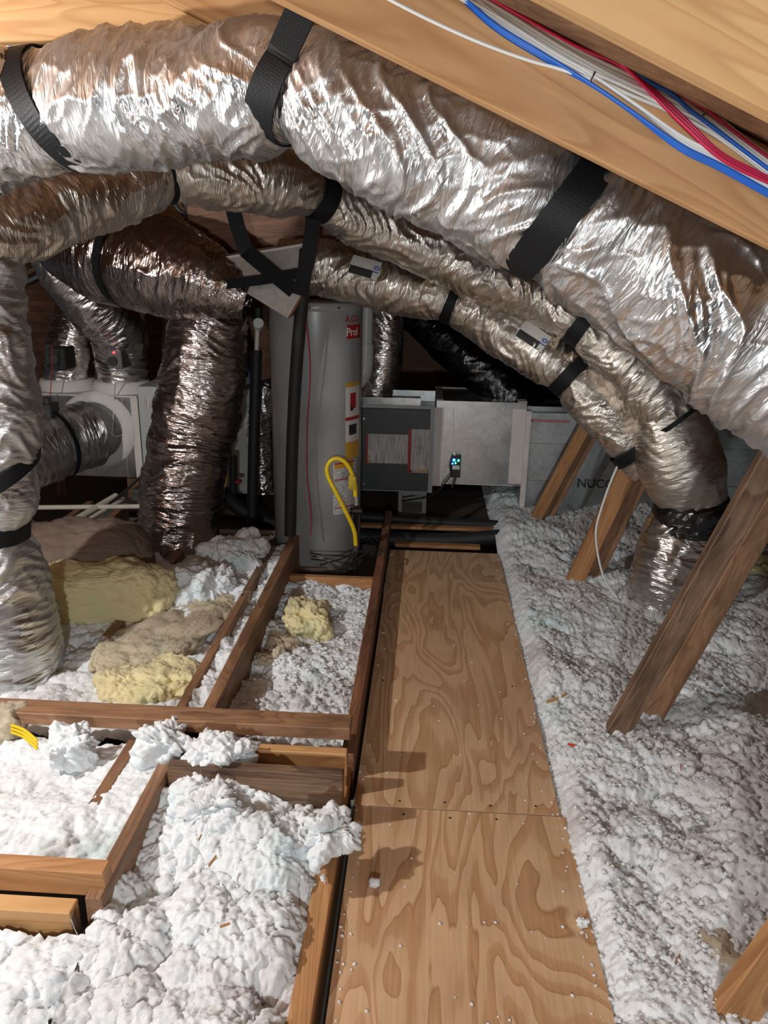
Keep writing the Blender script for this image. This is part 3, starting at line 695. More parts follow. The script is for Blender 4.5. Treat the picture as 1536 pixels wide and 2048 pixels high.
# ================================================================== FURNACE AND SHEET METAL
FY = 5.2
def fp(px, py, y=FY): return AY(px, py, y)
t = thing('furnace', (fp(790, 980)[0], FY + .3, fp(790, 980)[2]), 'horizontal gas furnace with a charcoal service panel and paper labels', 'furnace')
x0 = fp(700, 900)[0]; x1 = fp(867, 900)[0]; z0 = fp(790, 984)[2]; z1 = fp(790, 812)[2]
MB().box((x0, FY + .012, z0), (x1, FY + .70, z1), b=.004).build('cabinet', CABINET, t)
pan = MB().box((x0 + .01, FY - .006, z0 + .012), (x1 - .03, FY + .0115, z1 - .018), b=.003).build('service_panel', PANEL, t)
for py in (837, 967):
    c = fp(728, py, FY - .01)
    MB().tube([c, c - np.array([0, .005, 0])], .0075, 10).build('screw', STEEL, pan)
MB().box((x0, FY - .004, z1 - .016), (x1, FY + .60, z1 + .004)).build('top_rail', CABINET, t)
MB().box((x1 - .028, FY - .006, z0 + .004), (x1, FY + .012, z1 - .016)).build('side_flange', CABINET, t)
MB().box((x0 + .05, FY + .03, z1 + .004), (x1 - .1, FY + .05, z1 + .05)).box((x0, FY + .22, z1 + .004), (x1, FY + .25, z1 + .075)).build('top_flange', GALV, t)
def flat(name, a, b, m, y, parent, d=.0016):
    p = fp(*a, y); q = fp(*b, y)
    return MB().box((p[0], y - d, q[2]), (q[0], y, p[2])).build(name, m, parent)
l1 = flat('paper_label', (732, 867), (818, 928), PAPER, FY - .0062, pan)
for py in (887, 908): flat('label_gap', (738, py), (818, py + 2), PAPER_P, FY - .0079, l1, .0006)
flat('label_edge', (732, 867), (735.5, 928), RED, FY - .0079, l1, .0006)
flat('pictogram', (737, 911), (741, 915), AMBER, FY - .0079, l1, .0008); flat('pictogram', (737, 920), (741, 924), AMBER, FY - .0079, l1, .0008)
l2 = flat('paper_label', (817, 858), (857, 946), PAPER, FY - .0082, pan)
flat('label_edge', (817, 858), (821, 946), RED, FY - .0099, l2, .0006)
for py in (886, 914): flat('label_gap', (822, py), (857, py + 2), PAPER_P, FY - .0099, l2, .0006)
for k, px in enumerate((819, 827, 834, 840, 846, 852)): flat('pictogram', (px, 940), (px + 4, 944.5), INK if k == 0 else AMBER, FY - .0101, l2, .0008)
# tape collar + return plenum section
xa = fp(868, 900)[0]; xb = fp(1040, 900)[0]; za = fp(950, 972)[2]; zb = fp(950, 806)[2] + .01
t = thing('sheet_metal_plenum', (xa + .4, FY + .3, za), 'shiny sheet metal plenum between the furnace and the lettered duct, sealed with white tape', 'plenum')
MB().box((xa + .002, FY + .02, za), (xb + .03, FY + .60, zb), b=.004).build('duct_body', GALV, t)
flat('tape_band', (868, 815), (882, 972), TAPE, FY + .0185, t, .002)
flat('tape_band', (1026, 818), (1042, 968), TAPE, FY + .0185, t, .002)
flat('tape_band', (884, 966), (1026, 972), TAPE, FY + .0185, t, .002)
MB().box((xb - .03, FY + .02, zb), (xb + .03, FY + .60, zb + .004)).build('tape_band', TAPE, t)
MB().box((xa, FY + .02, zb), (xa + .05, FY + .60, zb + .004)).build('tape_band', TAPE, t)
MB().box((xa, FY + .56, zb), (xb, FY + .60, zb + .006)).build('tape_band', TAPE, t)
flat('drive_cleat', (1004, 816), (1006, 822), STEEL, FY + .0185, t, .004)
# lettered trunk duct
xc = fp(1046, 900, FY + .05)[0]; xd = 2.3; zc = fp(1100, 1052, FY + .05)[2]; zd = fp(1100, 825, FY + .05)[2]
t = thing('trunk_duct', (xc + .4, FY + .35, zc), 'lettered grey sheet metal trunk duct behind the slim brace', 'duct')
MB().box((xc, FY + .05, -.02), (xd, FY + .60, zd), b=.004).build('duct_body', GALV_DK, t)
for py in (886, 960): 
    p = fp(1060, py, FY + .049); MB().box((xc, FY + .046, p[2] - .002), (xd, FY + .0495, p[2] + .002)).build('crease', GALV, t)
p = fp(1192, 968, FY + .05); sx = np.array([1.0, 0, 0])
text('lettering', 'NUCO', (p[0], FY + .0488, p[2]), (1,0,0), (0,0,1), (0,-1,0), .088, INK, t, .0005)
MB().box((xc, FY + .02, -.0), (xc + .035, FY + .06, zd + .01)).build('tape_band', TAPE, t)
flat('red_tape', (1062, 838), (1140, 846), mat('red_print_faint', (.42,.16,.17), .5), FY + .0495, t, .0012)
MB().box((xc, FY + .10, zd), (xd, FY + .13, zd + .03)).build('top_flange', GALV, t)
# controller with LEDs
c = fp(911, 925, FY); t = thing('control_module', c + np.array([0, .012, -.03]), 'small black controller glowing blue and green on the shiny plenum', 'controller')
p0 = fp(903, 908, FY + .015); p1 = fp(920, 954, FY + .015)
MB().box((p0[0], FY - .008, p1[2]), (p1[0], FY + .0175, p0[2]), b=.003).build('housing', RUBBER, t)
def led(px, py, r, m):
    q = fp(px, py, FY - .010); return MB().tube([q, q - np.array([0, .004, 0])], r, 10).build('led', m, t)
led(908, 920, .010, LED_B); led(917, 921, .007, LED_G); led(911, 926, .006, LED_G); led(905, 927, .006, LED_B)
q0 = fp(905, 931, FY - .009); q1 = fp(919, 939, FY - .009); MB().box((q0[0], FY - .0105, q1[2]), (q1[0], FY - .0085, q0[2])).build('display', PAPER_P, t)
MB().tube([fp(909, 910), fp(909, 903)], .012, 10).build('plug', WHITE, t)
cable('control_wire', [(911,955,FY),(908,965,FY-.01),(904,975,FY-.01)], .008, RUBBER, 'short black plug lead below the glowing controller')
cable('control_wire', [(905,912,FY),(900,930,FY-.02),(902,948,FY-.02),(893,962,FY-.03),(880,978,FY-.03),(862,992,FY-.02),(830,998,FY),(800,1002,FY+.05)], .006, RUBBER, 'black wire sagging from the controller to beneath the furnace')
cable('sensor_wire', [(908,902,FY+.015),(907,860,FY+.014),(907,815,FY+.014)], .002, PAPER_P, 'thin grey wire running up the shiny plenum from the controller')
# cinder block
cz0 = -.02; p0 = fp(797, 990, FY + .06); p1 = fp(853, 990, FY + .06)
t = thing('concrete_block', ((p0[0] + p1[0])/2, FY + .2, cz0), 'hollow concrete block under the furnace', 'concrete block')
xx0, xx1 = p0[0], p1[0]; zz1 = z0 - .002; mb = MB(); w = .028
mb.box((xx0, FY + .04, cz0), (xx0 + w, FY + .42, zz1)).box((xx1 - w, FY + .04, cz0), (xx1, FY + .42, zz1)).box((xx0 + w, FY + .04, zz1 - w), (xx1 - w, FY + .42, zz1)).box((xx0 + w, FY + .04, cz0), (xx1 - w, FY + .42, cz0 + w)).box((xx0 + w, FY + .3, cz0 + w), (xx1 - w, FY + .34, zz1 - w))
mb.build('block', CONC, t)
# base deck under the furnace, strips and line set
tag(MB().box((-1.0, FY - .15, -.045), (.72, FY + .75, -.02), b=.002).build('equipment_deck', DARKBOARD), 'dark board deck under the furnace', 'deck')
for i, (py, yy) in enumerate(((1049, 4.93), (1088, 4.66))):
    a = AY(700 if i == 0 else 790, py, yy); b = AY(1010 if i == 0 else 960, py + 9, yy)
    tag(board('wood_strip', (a[0], yy, a[2]), (b[0], yy, a[2]), .022, .06, (0,0,1), WOOD_FAIR), ('pale wood strip between the two black line-set pipes', 'pale wood strip at the far end of the plywood walkway')[i], 'board')
def foam(pts, r, label):
    return tag(MB().tube(spline([AY(*p) for p in pts], .03)[0], r, 16).build('line_set_pipe', BLACK), label, 'pipe', 'black foam line sets')
foam([(690,1030,5.02),(760,1036,5.02),(880,1044,5.02),(1030,1052,5.02)], .034, 'black foam-covered line-set pipe just in front of the furnace block')
foam([(700,1072,4.76),(780,1078,4.76),(900,1080,4.76),(990,1074,4.76),(1075,1066,4.76)], .048, 'thicker black foam-covered line-set pipe beyond the plywood walkway')
foam([(448,985,4.9),(470,1010,4.85),(505,1030,4.85),(560,1050,4.85),(600,1060,4.85)], .05, 'black foam-covered pipe curving behind the foot of the water heater')

# pale air handler and plenum on the left
LY = 5.35
xa = AY(284, 900, LY)[0]; xb = AY(545, 900, LY)[0]; zt = AY(400, 776, LY)[2]; zb_ = AY(400, 985, LY)[2]
t = thing('air_handler', ((xa + xb)/2, LY + .3, zb_), 'pale grey air handler cabinet behind the upright dark duct', 'air handler')
MB().box((xa, LY, zb_), (xb, LY + .6, zt), b=.005).build('cabinet', PALE, t)
zz = AY(400, 850, LY)[2]; MB().box((xa + .04, LY - .004, zb_ + .02), (xb - .02, LY, zz)).build('access_panel', PALE, t)
p0 = AY(288, 797, LY); p1 = AY(312, 818, LY); MB().box((p0[0], LY - .002, p1[2]), (p1[0], LY, p0[2])).build('paper_label', PAPER, t)
xc = AY(70, 900, LY)[0]; zc = AY(200, 953, LY)[2]; zt2 = AY(200, 793, LY)[2]
t = thing('supply_plenum', ((xc + xa)/2, LY + .3, zc), 'sheet metal plenum with a white mastic ring and two duct collars', 'plenum'); PLEN = t
MB().box((xc, LY, zc), (xa - .004, LY + .6, zt2), b=.004).build('duct_body', GALV, t)
MB().box((xc - .02, LY - .02, zt2), (xa - .002, LY + .6, zt2 + .012), b=.003).build('top_flange', MASTIC, t)
MB().box((xa - .055, LY - .003, zc), (xa - .004, LY, zt2)).build('tape_band', TAPE, t)
p = AY(250, 870, LY); MB().box((p[0] - .003, LY - .004, zc), (p[0] + .003, LY, zt2)).build('seam', GALV_DK, t)
for key in ('coll', 'diag'):
    p = DUCTS[key][0][-1]; MB().lathe((p[0], p[1], zt2 + .012), [(.215,0),(.212,.02),(.200,.055),(.192,.075),(.17,.077)], 40).build('mastic_collar', MASTIC, t)
P, R, T, tt = DUCTS['take']; c = P[0]; T0 = T[0]
mb = MB(); prof = [(.30, 0.0), (.29, .022), (.255, .03), (.235, .035), (.225, .03)]
ax = T0; e1 = np.array([0,0,1.0]) - ax*ax[2]; e1 /= np.linalg.norm(e1); e2 = np.cross(ax, e1); n = 40; vv = []
cc = np.array([c[0], LY - .002, c[2]]); 
for r_, d_ in prof:
    for k in range(n):
        a = 2*math.pi*k/n; vv.append(cc + (r_*.93)*(math.cos(a)*np.array([0,0,1.0]) + math.sin(a)*np.array([1.0,0,0])) + np.array([0,-d_,0]) + (np.array([T0[0],0,T0[2]])*d_))
mb.add(vv, [(i*n + k, i*n + (k + 1) % n, (i + 1)*n + (k + 1) % n, (i + 1)*n + k) for i in range(len(prof) - 1) for k in range(n)], True); mb.build('mastic_ring', MASTIC, t)
# wire clip on plenum
cable('control_wire', [(230,760,LY-.12),(228,800,LY-.02),(226,850,LY-.01),(224,868,LY-.02),(230,872,LY-.02),(245,870,LY-.02)], .004, WHITE, 'thin looped wire on the face of the sheet metal plenum', 'wire')
cable('control_wire', [(104,690,LY-.15),(103,750,LY-.15),(99,815,LY-.15)], .003, RED, 'thin wire running down to the grey box on the collar duct', 'wire')
t = thing('damper_motor', AY(235, 728, 5.23), 'square damper motor box with a red light on the curved duct', 'damper motor')
p0 = AY(214, 700, 5.25); p1 = AY(246, 738, 5.25)
MB().box((p0[0], 5.24, p1[2]), (p1[0], 5.42, p0[2]), b=.006).build('housing', mat('smoky_plastic', (.16,.15,.16), .25), t)
c = AY(226, 722, 5.239); MB().tube([c, c - np.array([0, .02, 0])], .032, 16).build('knob', INK, t)
c = AY(228, 705, 5.239); MB().tube([c, c - np.array([0, .006, 0])], .008, 8).build('led', LED_R, t)
t = thing('damper_motor', AY(112, 730, 5.32), 'dark damper motor box on the shadowed plenum duct', 'damper motor')
p0 = AY(96, 695, 5.34); p1 = AY(134, 740, 5.34); MB().box((p0[0], 5.33, p1[2]), (p1[0], 5.5, p0[2]), b=.006).build('housing', INK, t)
c = AY(112, 718, 5.329); MB().tube([c, c - np.array([0, .02, 0])], .03, 16).build('knob', PANEL, t)
t = thing('damper_motor', AY(95, 830, 4.9), 'grey box clamped on top of the collar duct', 'damper motor')
p0 = AY(80, 806, 4.9); p1 = AY(110, 834, 4.9); MB().box((p0[0], 4.85, p1[2]), (p1[0], 4.98, p0[2]), b=.006).build('housing', PANEL, t)
c = AY(95, 806, 4.9); MB().tube([c, c + np.array([0, 0, .035])], .028, 14).build('knob', PANEL, t)

# ------------------------------------------------------------------ pipes and joists in the left back
def ppipe(a, b, ya, yb, r, label, m=PVC, cat='pipe', group='cream plastic pipes'):
    return tag(MB().tube([AY(*a, ya), AY(*b, yb)], r, 14).build('drain_pipe', m), label, cat, group)
ppipe((72,1015), (285,1013), 4.75, 4.75, .016, 'level cream pipe crossing over the other pipes below the plenum')
ppipe((130,1052), (232,992), 4.45, 4.95, .022, 'thick slanting cream pipe below the plenum')
ppipe((140,1060), (248,998), 4.42, 4.95, .014, 'thin slanting cream pipe beside the thick one')
ppipe((136,1058), (275,1060), 4.42, 4.42, .014, 'short level cream pipe beyond the brown dusty batt')
ppipe((160,1080), (245,1082), 4.3, 4.3, .022, 'stub of cream pipe between the brown dusty batt and the dark duct')
tp = thing('waste_pipe', AY(195, 1075, 4.25), 'brown iron waste pipe with a hub near the dark duct', 'pipe')
MB().tube([AY(175,1082,4.2), AY(214,1056,4.36)], .024, 14).build('pipe', COPPER, tp)
MB().tube([AY(213,1057,4.36), AY(226,1049,4.41)], .034, 14).build('hub', COPPER, tp)
ppipe((440,1064), (560,1066), 4.75, 4.75, .018, 'cream pipe on the floor left of the water heater')
def pjoist(a, b, ya, yb, h, label, m=WOOD_BROWN):
    p = AY(*a, ya); q = AY(*b, yb); z = (p[2] + q[2])/2
    return tag(board('ceiling_joist', (p[0], p[1], z - h/2), (q[0], q[1], z - h/2), h, .042, (0,0,1), m), label, 'joist')
pjoist((80,1072), (180,1000), 4.25, 4.95, .16, 'joist at the back under the slanting cream pipes')
pjoist((185,1062), (250,1010), 4.3, 4.9, .14, 'joist at the back beside the iron pipe hub')
pjoist((212,1110), (275,1065), 4.05, 4.35, .16, 'red-brown joist against the foot of the dark duct', WOOD_RED)
pjoist((130,1065), (290,1072), 4.40, 4.40, .10, 'cross block behind the iron waste pipe', WOOD_FAIR)
tag(MB().box((-2.3, LY - .15, -.05), (-1.0, LY + .7, -.02)).build('equipment_deck', DARKBOARD), 'dark board deck below the plenum', 'deck')
pz = AY(300, 990, LY)[2]
for xq in (xc + .12, xa - .12): board('leg', (xq, LY + .1, -.019), (xq, LY + .1, zc - .001), .09, .04, (1,0,0), WOOD_RED, PLEN)
tag(MB().box((AY(246,990,5.1)[0], 5.25, -.0195), (AY(290,990,5.1)[0], 5.4, .10), b=.003).build('junction_box', GALV_DK), 'small galvanized junction box below the plenum', 'junction box')
cable('drain_hose', [(300,935,4.85),(280,955,4.85),(255,978,4.85),(228,1000,4.85),(212,1012,4.85)], .009, RUBBER, 'black cable slanting from the dark duct towards the cream pipes')
# black wires around heater foot
rnd = random.Random(5)
for k, pts in enumerate(([(622,1118,4.08),(650,1122,4.02),(680,1136,4.0),(700,1140,4.02)], [(640,1130,4.0),(675,1120,4.05),(705,1108,4.1),(735,1098,4.15)], [(690,1138,4.0),(712,1120,4.05),(740,1104,4.1),(758,1100,4.15),(772,1105,4.15),(774,1116,4.1)], [(735,1090,4.2),(748,1104,4.15),(762,1112,4.12)], [(620,1106,4.1),(650,1110,4.05),(690,1112,4.08),(720,1118,4.1)])):
    cable('loose_wire', pts, .005, RUBBER, 'thin black loose wire lying at the foot of the water heater', 'wire', 'loose wires at the heater foot')
cable('copper_wire', [(455,925,4.5),(453,960,4.45),(440,1010,4.4),(437,1050,4.4)], .004, mat('brass_wire', (.55,.36,.10), .35, .8), 'thin brass-coloured wire beside the upright dark duct', 'wire')
cable('blue_wire', [(491,690,4.8),(494,730,4.8),(500,760,4.8)], .004, C_BLUE, 'thin blue wire between the dark duct and the valve pipe', 'wire')
t = thing('valve_handle', AY(477, 965, 4.9), 'small red valve handle on a short black riser', 'valve')
MB().tube([AY(466,990,4.9), AY(466,912,4.9)], .026, 12).build('riser', BLACK, t); c = AY(477, 963, 4.88); MB().box((c[0]-.018, 4.86, c[2]-.012), (c[0]+.018, 4.9, c[2]+.012), b=.003).build('handle', RED, t)
S_ = path_px([(535,770,5.0,22),(522,810,5.0,24),(518,860,5.0,24),(524,930,5.0,22),(528,985,5.0,20)])
duct('felbow', S_, 'slim foil duct squeezed between the air handler and the water heater', FOIL_FINE, .012, 70, 83, .7)

# ================================================================== CABLES ON THE RAFTER
RY = 1.52 - .019
def rafter_cable(name, pts, r, m, label, group, d=.0):
    P = [AY(px, py, RY - r - d) for px, py in pts]
    return tag(MB().tube(spline(P, .012)[0], r, 8).build(name, m), label, 'cable', group)
WG, BG, RG = 'white cables on the rafter', 'blue cables on the rafter', 'red cables on the rafter'
base = [(890,-40),(1010,30),(1130,105),(1250,165),(1330,200),(1410,238),(1480,290),(1600,380)]
for k in range(6):
    o = (k - 2.5)*5.0; w = [rnd.uniform(-4, 4) for _ in base]
    rafter_cable('cable', [(x + o*.5 + w[i]*.4, y - o*1.15 + w[i]) for i, (x, y) in enumerate(base)], .0034, C_WHITE, 'white cable in the thick white bundle on the rafter face', WG, .001 + .003*(k % 2))
lowb = [(900,-40),(985,40),(1080,100),(1180,158),(1260,212),(1360,285),(1450,330),(1620,425)]
for k in range(3):
    o = (k - 1)*5
    rafter_cable('cable', [(x + 6, y - 6 - o*(.2 if 2 < i < 5 else 1)) for i, (x, y) in enumerate(lowb)], .0033, C_WHITE, 'white cable in the lower pair of bundles on the rafter face', WG, .002*k)
for k in range(3):
    o = (k - 1)*4.5
    rafter_cable('cable', [(x, y + 9 - o*(.2 if 2 < i < 5 else 1)) for i, (x, y) in enumerate(lowb)], .0033, C_BLUE, 'blue cable along the lower edge of the cable runs', BG, .002*k)
rafter_cable('cable', [(1150,20),(1200,78),(1255,130),(1300,165),(1340,185),(1380,220),(1440,265),(1500,310),(1620,400)], .0036, C_BLUE, 'single blue cable weaving through the upper white bundle', BG, .008)
for k in range(3):
    o = (k - 1)*5
    rafter_cable('cable', [(1010 + o,-40),(1080,8 - o),(1140,45 - o*.6),(1200,92 - o),(1255,138),(1310,188 + o),(1370,245 + o*1.5),(1440,310 + o),(1520,352 + o),(1640,405)], .0035, C_RED, 'red cable crossing over the white bundle', RG, .006 + .002*k)
rafter_cable('cable', [(940,-30),(1040,30),(1150,90),(1230,125),(1290,160),(1350,185),(1415,222),(1480,272),(1620,375)], .003, C_RED, 'red cable following the upper side of the white bundle', RG, .008)
rafter_cable('cable', [(760,-12),(800,10),(870,45),(960,85),(1050,118),(1120,138),(1186,160)], .003, C_WHITE, 'single white cable sagging away from the others on the rafter', WG, .003)
for px, py in ((1140, 42), (1186, 155), (1412, 222)):
    a = AY(px - 5, py + 9, RY - .012); b = AY(px + 4, py - 11, RY - .012); a2 = AY(px - 5, py + 9, RY + .004); b2 = AY(px + 4, py - 11, RY + .004)
    tag(MB().tube([a2, a, b, b2], .0018, 6).build('cable_staple', C_GREY), 'dark metal staple holding the cables to the rafter', 'staple', 'cable staples')
# white cable down brace
cable('white_cable', [(1248,905,3.86),(1225,955,3.9),(1205,1010,3.9),(1192,1060,3.88),(1196,1110,3.86),(1210,1160,3.84),(1238,1200,3.8),(1256,1212,3.76)], .006, C_WHITE, 'white cable hanging down the orange double brace into the insulation')
for k in range(7):
    x = -8 + k*9; cable('cable', [(x - 30, 70, 2.9), (x, 95, 2.9), (x + 24, 125, 2.95), (x + 50, 170, 3.0)], .007, C_WHITE if k % 2 else C_BLUE, 'cable of the small bundle below the pale collar tie, behind the largest duct', 'cable', 'cable bundle behind the largest duct')
cable('conduit', [(10,70,2.6),(60,98,2.6),(140,145,2.6)], .006, C_WHITE, 'pale cable slanting under the pale collar tie', 'cable')
for k in range(6):
    cable('loose_wire', [(330 + k*6, 380, 4.8), (345 + k*7, 405 + (k % 3)*8, 4.8), (360 + k*5, 425, 4.8), (385 - k*3, 440, 4.8)], .008, RUBBER, 'dark wire seen through the gap under the arching duct', 'wire', 'wires in the gap')

# ================================================================== INSULATION
def field(name, xs, ys, zf, seed, m, label, cat='insulation', c=(.13,.05,.02), amp=(.055,.026,.011), mask=None, fadef=None):
    X, Y = np.meshgrid(xs, ys); z = zf(X, Y)
    wx = perlin(X*7, Y*7, None, seed + 9)*.03; wy = perlin(X*7 + 40, Y*7, None, seed + 8)*.03
    am = .75 + .5*perlin(X*1.7, Y*1.7, None, seed + 6)
    fade = fadef(X, Y) if fadef else 1.0
    z = z + fade*(am*amp[0]*(puffs(X + wx, Y + wy, c[0], seed) - .45) + amp[0]*.5*perlin(X*3, Y*3, None, seed + 3))
    def nrm(z):
        gy, gx = np.gradient(z); dx = np.gradient(X, axis=1); dy = np.gradient(Y, axis=0)
        n = np.stack([-gx/dx, -gy/dy, np.ones_like(z)], 2); return n/np.linalg.norm(n, axis=2)[..., None]
    n = nrm(z)
    w2 = perlin(X*16, Y*16, None, seed + 10)*.02; w3 = perlin(X*16 + 9, Y*16, None, seed + 11)*.02
    d = (amp[1]*(puffs(X + wy*.6 + w2, Y + wx*.6 + w3, c[1], seed + 2) - .4)*am)*fade
    fib = (1 - np.abs(perlin((X + w2*2)/c[2]*.9, (Y + w3*2)/c[2]*.45, None, seed + 12)))**2
    d2 = amp[2]*((puffs(X + wy*.3 + w3*.5, Y - wx*.3 + w2*.5, c[2], seed + 4) - .4) + .7*(fib - .5))*fade
    V = np.stack([X, Y, z], 2) + n*d[..., None]
    n2 = nrm(z + d); V = V + n2*d2[..., None] + n*(.0045*perlin(X*85, Y*85, None, seed + 5) + .002*perlin(X*190, Y*190, None, seed + 13))[..., None]
    ny, nx = X.shape; i = np.arange(ny - 1)[:, None]; j = np.arange(nx - 1)[None, :]
    f = np.stack([i*nx + j, i*nx + j + 1, (i + 1)*nx + j + 1, (i + 1)*nx + j], 2)
    if mask is not None: f = f[mask(X, Y)[:-1, :-1]]
    f = f.reshape(-1, 4); o0 = np.array([xs.mean(), ys.mean(), 0])
    o = link(name, quads_mesh(name, V.reshape(-1, 3) - o0, f), m, None, Matrix.Translation(Vector(o0.tolist())))
    tag(o, label, cat); o['kind'] = 'stuff'
    FIELDS.append((xs, ys, V[..., 2])); return o
FIELDS = []
def sm(e0, e1, x): t = np.clip((x - e0)/(e1 - e0), 0, 1); return t*t*(3 - 2*t)
def geo(a, b, k): n = int(math.log(b/a)/k); return a*np.exp(np.linspace(0, math.log(b/a), n))
# right side
def zr(X, Y):
    edge = sm(.478, .56, X)
    z = -.020 + .045*edge + .05*sm(.8, 2.4, X) + .05*sm(4.2, 5.1, Y)*sm(.45, .9, X)
    z = z + .07*np.exp(-((X - 1.5)/.35)**2 - ((Y - 2.0)/.35)**2) + .06*np.exp(-((X - .55)/.25)**2 - ((Y - 4.75)/.22)**2) + .05*np.exp(-((X - 1.1)/.3)**2 - ((Y - 1.75)/.3)**2)
    z = z - .05*np.exp(-((X - 1.6)/.25)**2 - ((Y - 2.75)/.18)**2)
    return z
field('loose_insulation', np.concatenate([np.arange(.478, 1.9, .0062), np.linspace(1.9, 3.6, 110)]), geo(.75, 6.4, .0038), zr, 3, INS_GREY, 'dusty white loose-fill insulation spread along the plywood walkway under the braces', c=(.17,.052,.0175), amp=(.055,.030,.016), fadef=lambda X, Y: .25 + .75*sm(.49, .57, X))
# left bays
field('loose_insulation', np.arange(-.79, -.235, .004), np.arange(.55, 1.995, .004), lambda X, Y: .05 - .035*sm(-.33, -.26, X) + .03*sm(1.7, 1.9, Y)*sm(-.30, -.27, -np.abs(X + .5)) - .05*np.exp(-((X + .72)/.08)**2 - ((Y - 1.6)/.2)**2) - .03*np.exp(-((X + .42)/.07)**2 - ((Y - 1.97)/.06)**2), 21, INS_WHITE, 'bright white fluffy insulation in the foreground bay in front of the blocking boards', c=(.15,.065,.020), amp=(.125,.040,.014))
field('loose_insulation', np.arange(-2.0, -.785, .007), np.arange(.55, 1.46, .006), lambda X, Y: .04 + 0*X, 27, INS_WHITE, 'bright white fluffy insulation in front of the orange cap board', c=(.15,.065,.020), amp=(.12,.040,.014))
field('loose_insulation', np.arange(-2.1, -.80, .0065), np.arange(1.58, 2.20, .006), lambda X, Y: .115 + .02*perlin(X*3, Y*3, None, 4) + .03*np.exp(-((X + 1.32)/.1)**2 - ((Y - 2.13)/.06)**2), 33, INS_WHITE, 'white matted insulation between the orange cap board and the cross plate', c=(.15,.06,.024), amp=(.05,.026,.010))
field('loose_insulation', np.arange(-.715, -.24, .006), np.arange(2.29, 3.85, .007), lambda X, Y: .0 + .02*sm(3.2, 3.8, Y) + .02*perlin(X*4, Y*4, None, 6), 39, INS_GREY, 'grey-white clumpy insulation in the bay between the long joist and the walkway', c=(.13,.055,.022), amp=(.07,.034,.013))
field('loose_insulation', np.arange(-.85, -.755, .006), np.arange(2.33, 4.2, .007), lambda X, Y: .085 + .02*perlin(X*4, Y*5, None, 6), 43, INS_GREY, 'narrow ribbon of insulation wedged between the long joist and the thin joist', c=(.09,.045,.02), amp=(.05,.026,.011))
field('loose_insulation', np.arange(-2.6, -.88, .008), np.arange(2.33, 4.35, .008), lambda X, Y: .03 + .05*sm(3.2, 3.9, Y)*sm(-1.5, -1.1, X) + .03*perlin(X*2.4, Y*2.4, None, 2), 49, INS_GREY, 'white clumpy insulation behind the cross plate around the yellow batt', c=(.15,.06,.023), amp=(.075,.036,.013))
# chunks of batt
_ICO = {}
def ico(n):
    if n not in _ICO:
        bm = bmesh.new(); bmesh.ops.create_icosphere(bm, subdivisions=n, radius=1); bm.verts.ensure_lookup_table()
        _ICO[n] = (np.array([v.co[:] for v in bm.verts]), np.array([[v.index for v in f.verts] for f in bm.faces])); bm.free()
    return _ICO[n]
def clump(name, c, size, seed, m, label, rot=0.0, flat_=.6, res=90, rough=1.0, lump=.09):
    """torn wad of wool: a rounded block with three sizes of puffs pushed out of it"""
    D, f = ico(6 if res > 60 else 4); sg = np.sign(D)*np.abs(D)**flat_; size = np.array(size, float)
    p = sg*size; c = np.array(c, float); off = seed*1.37
    sc = lump*min(1.0, float(size.max())/.08)
    low = perlin(p[:, 0]/size.max()*1.6 + off, p[:, 1]/size.max()*1.6 + p[:, 2]/size.max()*1.3, None, seed)
    p = p*(1 + .22*rough*low)[:, None]
    nr = D/size; nr /= np.linalg.norm(nr, axis=1)[:, None]
    wv = np.stack([perlin(p[:, 1]*22 + off, p[:, 2]*22, None, seed + k) for k in (1, 2, 3)], 1)*sc*.25
    fz = perlin(p[:, 0]*75 + p[:, 2]*40 + off, p[:, 1]*75 + p[:, 2]*60, None, seed + 4)
    d = rough*sc*(.50*(puffs3(p + off + wv, sc*1.2, seed) - .45) + .20*(puffs3(p + off + wv, sc*.45, seed + 1) - .4) + .10*(puffs3(p + off + wv, sc*.2, seed + 2) - .4) + .07*fz)
    V = p + nr*d[:, None]; ca, sa = math.cos(rot), math.sin(rot)
    V = np.stack([V[:, 0]*ca - V[:, 1]*sa, V[:, 0]*sa + V[:, 1]*ca, V[:, 2]], 1)
    o = link(name, quads_mesh(name, V, f), m, None, Matrix.Translation(Vector([float(q) for q in c])))
    return tag(o, label, 'insulation')
clump('insulation_batt', AZ(205, 1190, .14), (.36, .16, .15), 5, INS_YEL, 'thick yellow fibreglass batt piece under the brown dusty mound', .25, .62, 140)
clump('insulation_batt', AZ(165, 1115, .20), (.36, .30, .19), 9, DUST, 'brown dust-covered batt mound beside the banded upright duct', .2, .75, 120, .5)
clump('insulation_batt', AZ(335, 1265, .06), (.20, .48, .035), 12, INS_TAN, 'tan dusty batt strip lying along the thin joist', -.32, .7, 140, .9)
clump('insulation_batt', AZ(300, 1362, .06), (.19, .15, .035), 15, INS_YEL, 'yellow batt scrap behind the cross plate', .1, .7, 110)
clump('insulation_batt', AZ(612, 1235, .06), (.095, .14, .07), 18, INS_YEL, 'yellow batt clump in the bay by the walkway joist', .3, .7, 90, 1.2)
clump('insulation_batt', AZ(552, 1310, .03), (.06, .13, .05), 22, INS_TAN, 'small tan batt clump against the long joist', -.3, .7, 80, 1.2)
clump('insulation_batt', AZ(10, 1450, .17), (.06, .07, .06), 25, INS_TAN, 'small tan batt wad under the left end of the cross plate beside the yellow wires', 0, .8, 60)
clump('insulation_batt', AZ(1500, 1135, .08), (.20, .12, .05), 29, INS_YEL, 'yellow batt scrap beyond the tall weathered brace', 0, .7, 70)
clump('insulation_batt', AZ(1455, 1925, .03), (.05, .07, .03), 30, INS_TAN, 'tan batt scrap peeking out by the reddish double brace', .3, .7, 60)
